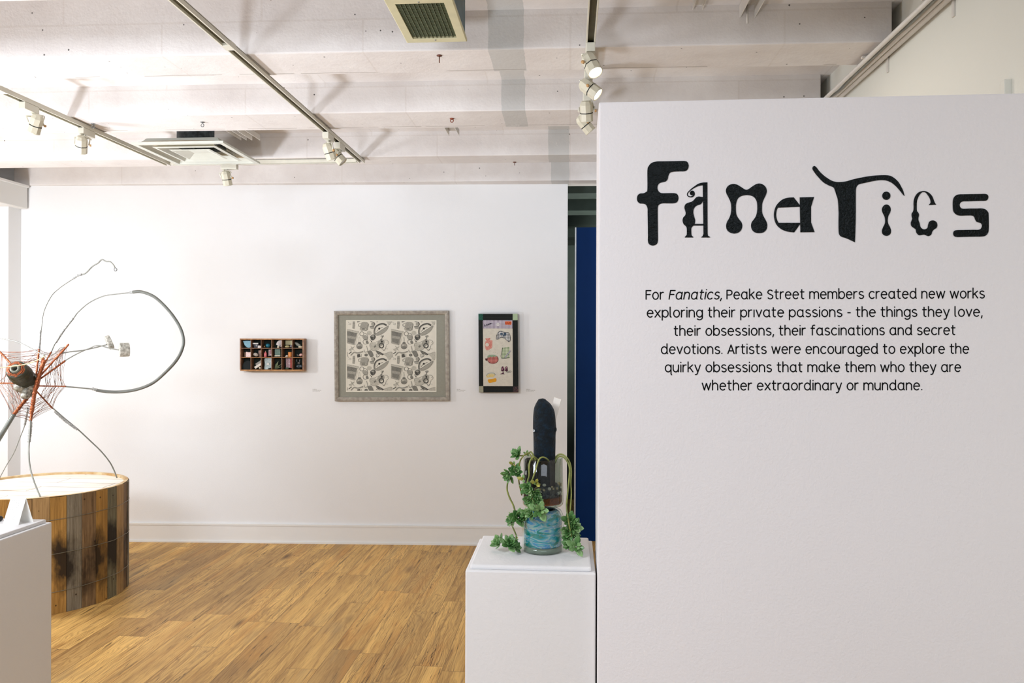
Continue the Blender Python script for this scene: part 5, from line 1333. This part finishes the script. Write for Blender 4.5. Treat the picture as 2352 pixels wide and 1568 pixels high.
# first row
kp('paper_fan', [(318, 285), (400, 275), (552, 278), (552, 440), (500, 478), (430, 460), (370, 400)], .012, .050, km('sky_blue', '#7fb0c4', .6), 'light blue fan-shaped keepsake in the top left compartment', 'keepsake')
kp('matchbox', [(600, 338), (755, 338), (750, 472), (640, 472)], .012, .048, km('dark_box', '#3a3a40', .6), 'dark little box with a white strip, second compartment of the top row', 'box', extra=('box', ('white_strip', [(600, 338), (755, 338), (755, 366), (600, 366)], .046, .050, km('chalk', '#e8e6e0', .6)), ('heart', [(680, 390), (705, 385), (732, 392), (728, 425), (708, 440), (690, 425)], .047, .0495, km('grey_heart', '#8d8d90', .6))))
kp('bottle_cap', [(760, 425), (785, 405), (815, 432), (852, 415), (852, 478), (755, 478)], .030, .058, km('white_clay', '#e0d8d2', .6), 'white clay scrap beside the dark little box', 'keepsake')
kb('glass_ball', 1020, 412, .036, (66, 66, 62), km('teal_ball', '#1f6f86', .12, .3, 60), 'shiny blue ball in the third compartment of the top row', 'ball')
kb('brass_bead', 940, 440, .050, (20, 36, 24), km('brass', '#c3a060', .3, .3, metal=.6), 'brass bead left of the shiny blue ball', 'bead')
t = thing('scallop_shell', T(1380, 470, .04), 'white scallop shell in the fourth compartment of the top row', 'shell', GRP)
mb = MB(); fan = [(1385, 455)] + [(1385 + 125 * math.cos(math.radians(a)) * (1 if i % 2 else .94), 400 + 140 * math.sin(math.radians(a)) * (1 if i % 2 else .94)) for i, a in enumerate(range(185, 311, 8))] + [(1440, 300), (1440, 420)]
mb.prism([T(x, y, .046) for x, y in fan], [T(x, y, .034) for x, y in fan]); mb.build('shell', km('shell_white', '#e3dcda', .5), t)
mb = MB(); 
for a in range(195, 310, 14): mb.tube([T(1385, 450, .046), T(1385 + 112 * math.cos(math.radians(a)), 400 + 126 * math.sin(math.radians(a)), .0475)], .0007, 5)
mb.build('rib', km('shell_grey', '#bdb3b3', .5), t)
kb('cream_figure', 1335, 455, .056, (26, 24, 42), km('ivory', '#e7ddc4', .5), 'small cream figure in front of the scallop shell', 'figurine')
kp('cream_card', [(1500, 262), (1735, 262), (1735, 400), (1500, 390)], .010, .022, km('cream_cardboard', '#cfc99f', .7, .15, 30), 'cream cards standing in the fifth compartment of the top row', 'card')
kb('tan_pebble', 1580, 440, .044, (78, 50, 36), km('tan_stone', '#b8aa78', .6), 'tan pebble in front of the cream cards', 'pebble')
kb('silver_bead', 1698, 432, .048, (34, 34, 38), km('silver', '#b5b5c0', .25, .3, metal=.6), 'silver bead right of the tan pebble', 'bead')
kb('grey_stone', 1880, 385, .040, (118, 40, 44), km('grey_stone', '#8b8d84', .7, .4, 200), 'long grey stone leaning in the top right compartment', 'stone', 32)
kb('cream_pebble', 1960, 455, .050, (66, 34, 27), km('cream_stone', '#dcd0ad', .6), 'cream pebble lying in the top right compartment', 'pebble')
# second row
kp('brown_card', [(335, 612), (405, 612), (405, 738), (335, 738)], .012, .034, km('kraft', '#7b6450', .8), 'brown card block in the left compartment of the middle row', 'card')
kp('patterned_tin', [(412, 605), (432, 588), (455, 605), (556, 605), (556, 738), (412, 738)], .024, .056, km('pink_print', '#ead9d2', .5, .4, 260, c2='#c8868a', lo=.5, hi=.6), 'white and pink patterned tin in the left compartment of the middle row', 'tin')
kb('speckled_shell', 690, 672, .050, (78, 40, 52), km('speckled', '#cfc4b8', .5, .6, 260, c2='#5d534c'), 'speckled shell in the second compartment of the middle row', 'shell', 18)
kp('rose_card', [(735, 560), (850, 525), (850, 738), (745, 738)], .014, .030, km('rose_print', '#b99a8e', .7, .35, 120, c2='#8b6a60'), 'faded rose patterned card behind the speckled shell', 'card')
t = thing('pink_bottle', T(958, 740, .046), 'pink miniature bottle in the third compartment of the middle row', 'bottle', GRP)
s_ = .08078 * BO.y / F
mb = MB(); p = T(960, 738, .046); mb.lathe([(.0001, 0), (38 * s_, 0), (40 * s_, 8 * s_), (40 * s_, 95 * s_), (30 * s_, 125 * s_), (14 * s_, 140 * s_), (14 * s_, 150 * s_), (.0001, 150 * s_)], p, 18); mb.build('body', km('pink_glaze', '#dc6f74', .3), t)
mb = MB(); mb.lathe([(10 * s_, 149 * s_), (12 * s_, 175 * s_), (.0001, 178 * s_)], p, 12); mb.build('stopper', km('gilt', '#a88a6a', .4), t)
kp('portrait_card', [(1030, 530), (1148, 525), (1148, 690), (1020, 715)], .016, .032, km('mauve_card', '#cbb3b6', .6), 'pale pink portrait card beside the pink bottle', 'card', extra=('card', ('oval', [(1095 + 42 * math.cos(a * .5236), 600 + 58 * math.sin(a * .5236)) for a in range(12)], .031, .0335, km('oval_rose', '#a9787c', .6, .4, 200))))
t = thing('glass_box', T(1310, 720, .04), 'clear glass block on a white base in the fourth compartment of the middle row', 'glass block', GRP)
mb = MB(); c = [(1235, 515), (1388, 515), (1388, 695), (1235, 695)]; mb.prism([T(x, y, .052) for x, y in c], [T(x, y, .028) for x, y in c]); mb.build('block', km('smoky_glass', '#6d8378', .08, .3, 40), t)
mb = MB(); c = [(1232, 693), (1390, 693), (1390, 720), (1232, 720)]; mb.prism([T(x, y, .056) for x, y in c], [T(x, y, .024) for x, y in c]); mb.build('base', km('ivory', '#e7ddc4', .5), t)
t = thing('thread_spool', T(1660, 735, .046), 'orange cotton spool in the fifth compartment of the middle row', 'spool', GRP)
p = T(1660, 736, .044); mb = MB(); mb.lathe([(54 * s_, 4 * s_), (56 * s_, 20 * s_), (56 * s_, 128 * s_), (53 * s_, 138 * s_), (.0001, 138 * s_)], p, 22); mb.build('thread', km('orange', '#d98a46', .7, .15), t)
mb = MB(); mb.lathe([(.0001, 0), (58 * s_, 0), (58 * s_, 8 * s_), (40 * s_, 8 * s_)], p, 22); mb.build('flange', km('spool_wood', '#b27a4a', .6), t)
kp('bone_chip', [(1530, 715), (1570, 680), (1600, 690), (1600, 735), (1535, 735)], .034, .052, km('bone', '#cdbfae', .6), 'bone coloured chip left of the orange spool', 'keepsake')
kb('red_badge', 1972, 680, .048, (52, 26, 42), km('red_enamel', '#a33a32', .3, .5, 160, c2='#e8d8d0'), 'red and white enamel keepsake in the right compartment of the middle row', 'badge', -20)
kb('grey_twist', 1880, 690, .040, (40, 18, 20), km('putty', '#6f6a62', .7), 'grey twist beside the red enamel keepsake', 'keepsake', 20)
# third row
kp('black_pouch', [(330, 930), (400, 870), (460, 840), (530, 870), (552, 950), (548, 1085), (320, 1085)], .012, .052, km('black_cloth', '#141c1d', .9), 'black cloth pouch in the bottom left compartment', 'pouch', True)
kp('grey_tag', [(650, 935), (830, 820), (858, 870), (690, 985)], .020, .036, km('grey_tag', '#9a9790', .6), 'upper grey tag leaning in the second compartment of the bottom row', 'tag')
kp('white_tag', [(640, 1020), (835, 905), (866, 955), (680, 1078)], .036, .052, km('white_tag', '#dcd5c9', .6), 'lower white tag leaning in the second compartment of the bottom row', 'tag')
kb('button', 812, 1052, .056, (26, 14, 26), km('ivory', '#e7ddc4', .5), 'ivory button under the two leaning tags', 'button')
t = thing('plastic_bag', T(1045, 1090, .03), 'clear plastic bag in the third compartment of the bottom row', 'bag', GRP)
mb = MB(); c = blob([(930, 785), (1040, 775), (1150, 782), (1152, 900), (1150, 1082), (1040, 1088), (925, 1085), (935, 940)]); mb.prism([T(p.x, p.y, .044) for p in c], [T(p.x, p.y, .026) for p in c]); mb.build('bag', km('misty_plastic', '#b7c6c6', .2, .3, 90, bump=.6, bsc=90), t)
mb = MB(); c = [(1005, 960), (1018, 900), (1035, 930), (1055, 900), (1070, 960)]; mb.prism([T(x, y, .049) for x, y in c], [T(x, y, .043) for x, y in c]); mb.build('paper_scrap', km('chalk', '#e8e6e0', .6), t)
mb = MB(); c = [(1050, 1055), (1125, 1050), (1128, 1085), (1045, 1085)]; mb.prism([T(x, y, .052) for x, y in c], [T(x, y, .043) for x, y in c]); mb.build('black_clip', km('black_cloth', '#141c1d', .9), t)
t = thing('dried_leaf_sprig', T(1330, 1080, .04), 'dried green leaf sprig in the fourth compartment of the bottom row', 'leaf', GRP)
for (x0, y0, x1, y1, w) in ((1215, 1075, 1325, 850, 34), (1215, 1080, 1420, 930, 14), (1220, 1085, 1435, 1005, 10)):
    mb = MB(); dv = Vector((x1 - x0, y1 - y0)); nv = Vector((-dv.y, dv.x)).normalized() * w; m_ = Vector((x0, y0)) + dv * .45
    c = [Vector((x0, y0)), m_ - nv, Vector((x1, y1)), m_ + nv]; mb.prism([T(p.x, p.y, .042) for p in c], [T(p.x, p.y, .038) for p in c]); mb.build('leaf', km('dry_green', '#6f7a56', .7, .4, 90), t)
kp('pink_notebook', [(1520, 775), (1655, 768), (1658, 1050), (1530, 1050)], .014, .032, km('pink_lines', '#c9b0b4', .7, .5, 220, c2='#8f6f78'), 'pink printed booklet in the fifth compartment of the bottom row', 'booklet')
kp('red_booklet', [(1662, 770), (1742, 770), (1742, 1060), (1664, 1055)], .016, .046, km('red_cover', '#9c3527', .6, .3, 140), 'red booklet right of the pink printed one', 'booklet')
kb('green_scrap', 1580, 1060, .046, (50, 18, 28), km('moss', '#4c5f48', .8, .4), 'green scrap below the pink booklet', 'keepsake')
for i, x in enumerate((1845, 1912)):
    mb = MB(); mb.tube(smoothpath([T(x, 790, .03), T(x - 14 + 28 * i, 820, .034), T(x, 872, .036)], 4), .0011, 6)
    tag(mb.build('earring', km('silver', '#b5b5c0', .25, .3, metal=.6)), ('left', 'right')[i] + ' silver earring hanging in the bottom right compartment', 'earring', GRP)
kb('dark_brooch', 1920, 1010, .040, (105, 30, 62), km('dark_glass', '#1e3038', .2, .5, 60), 'dark glass brooch in the bottom right compartment', 'brooch')
kb('grey_button', 1890, 915, .030, (42, 16, 32), km('putty', '#6f6a62', .7), 'grey button between the earrings and the dark brooch', 'button')
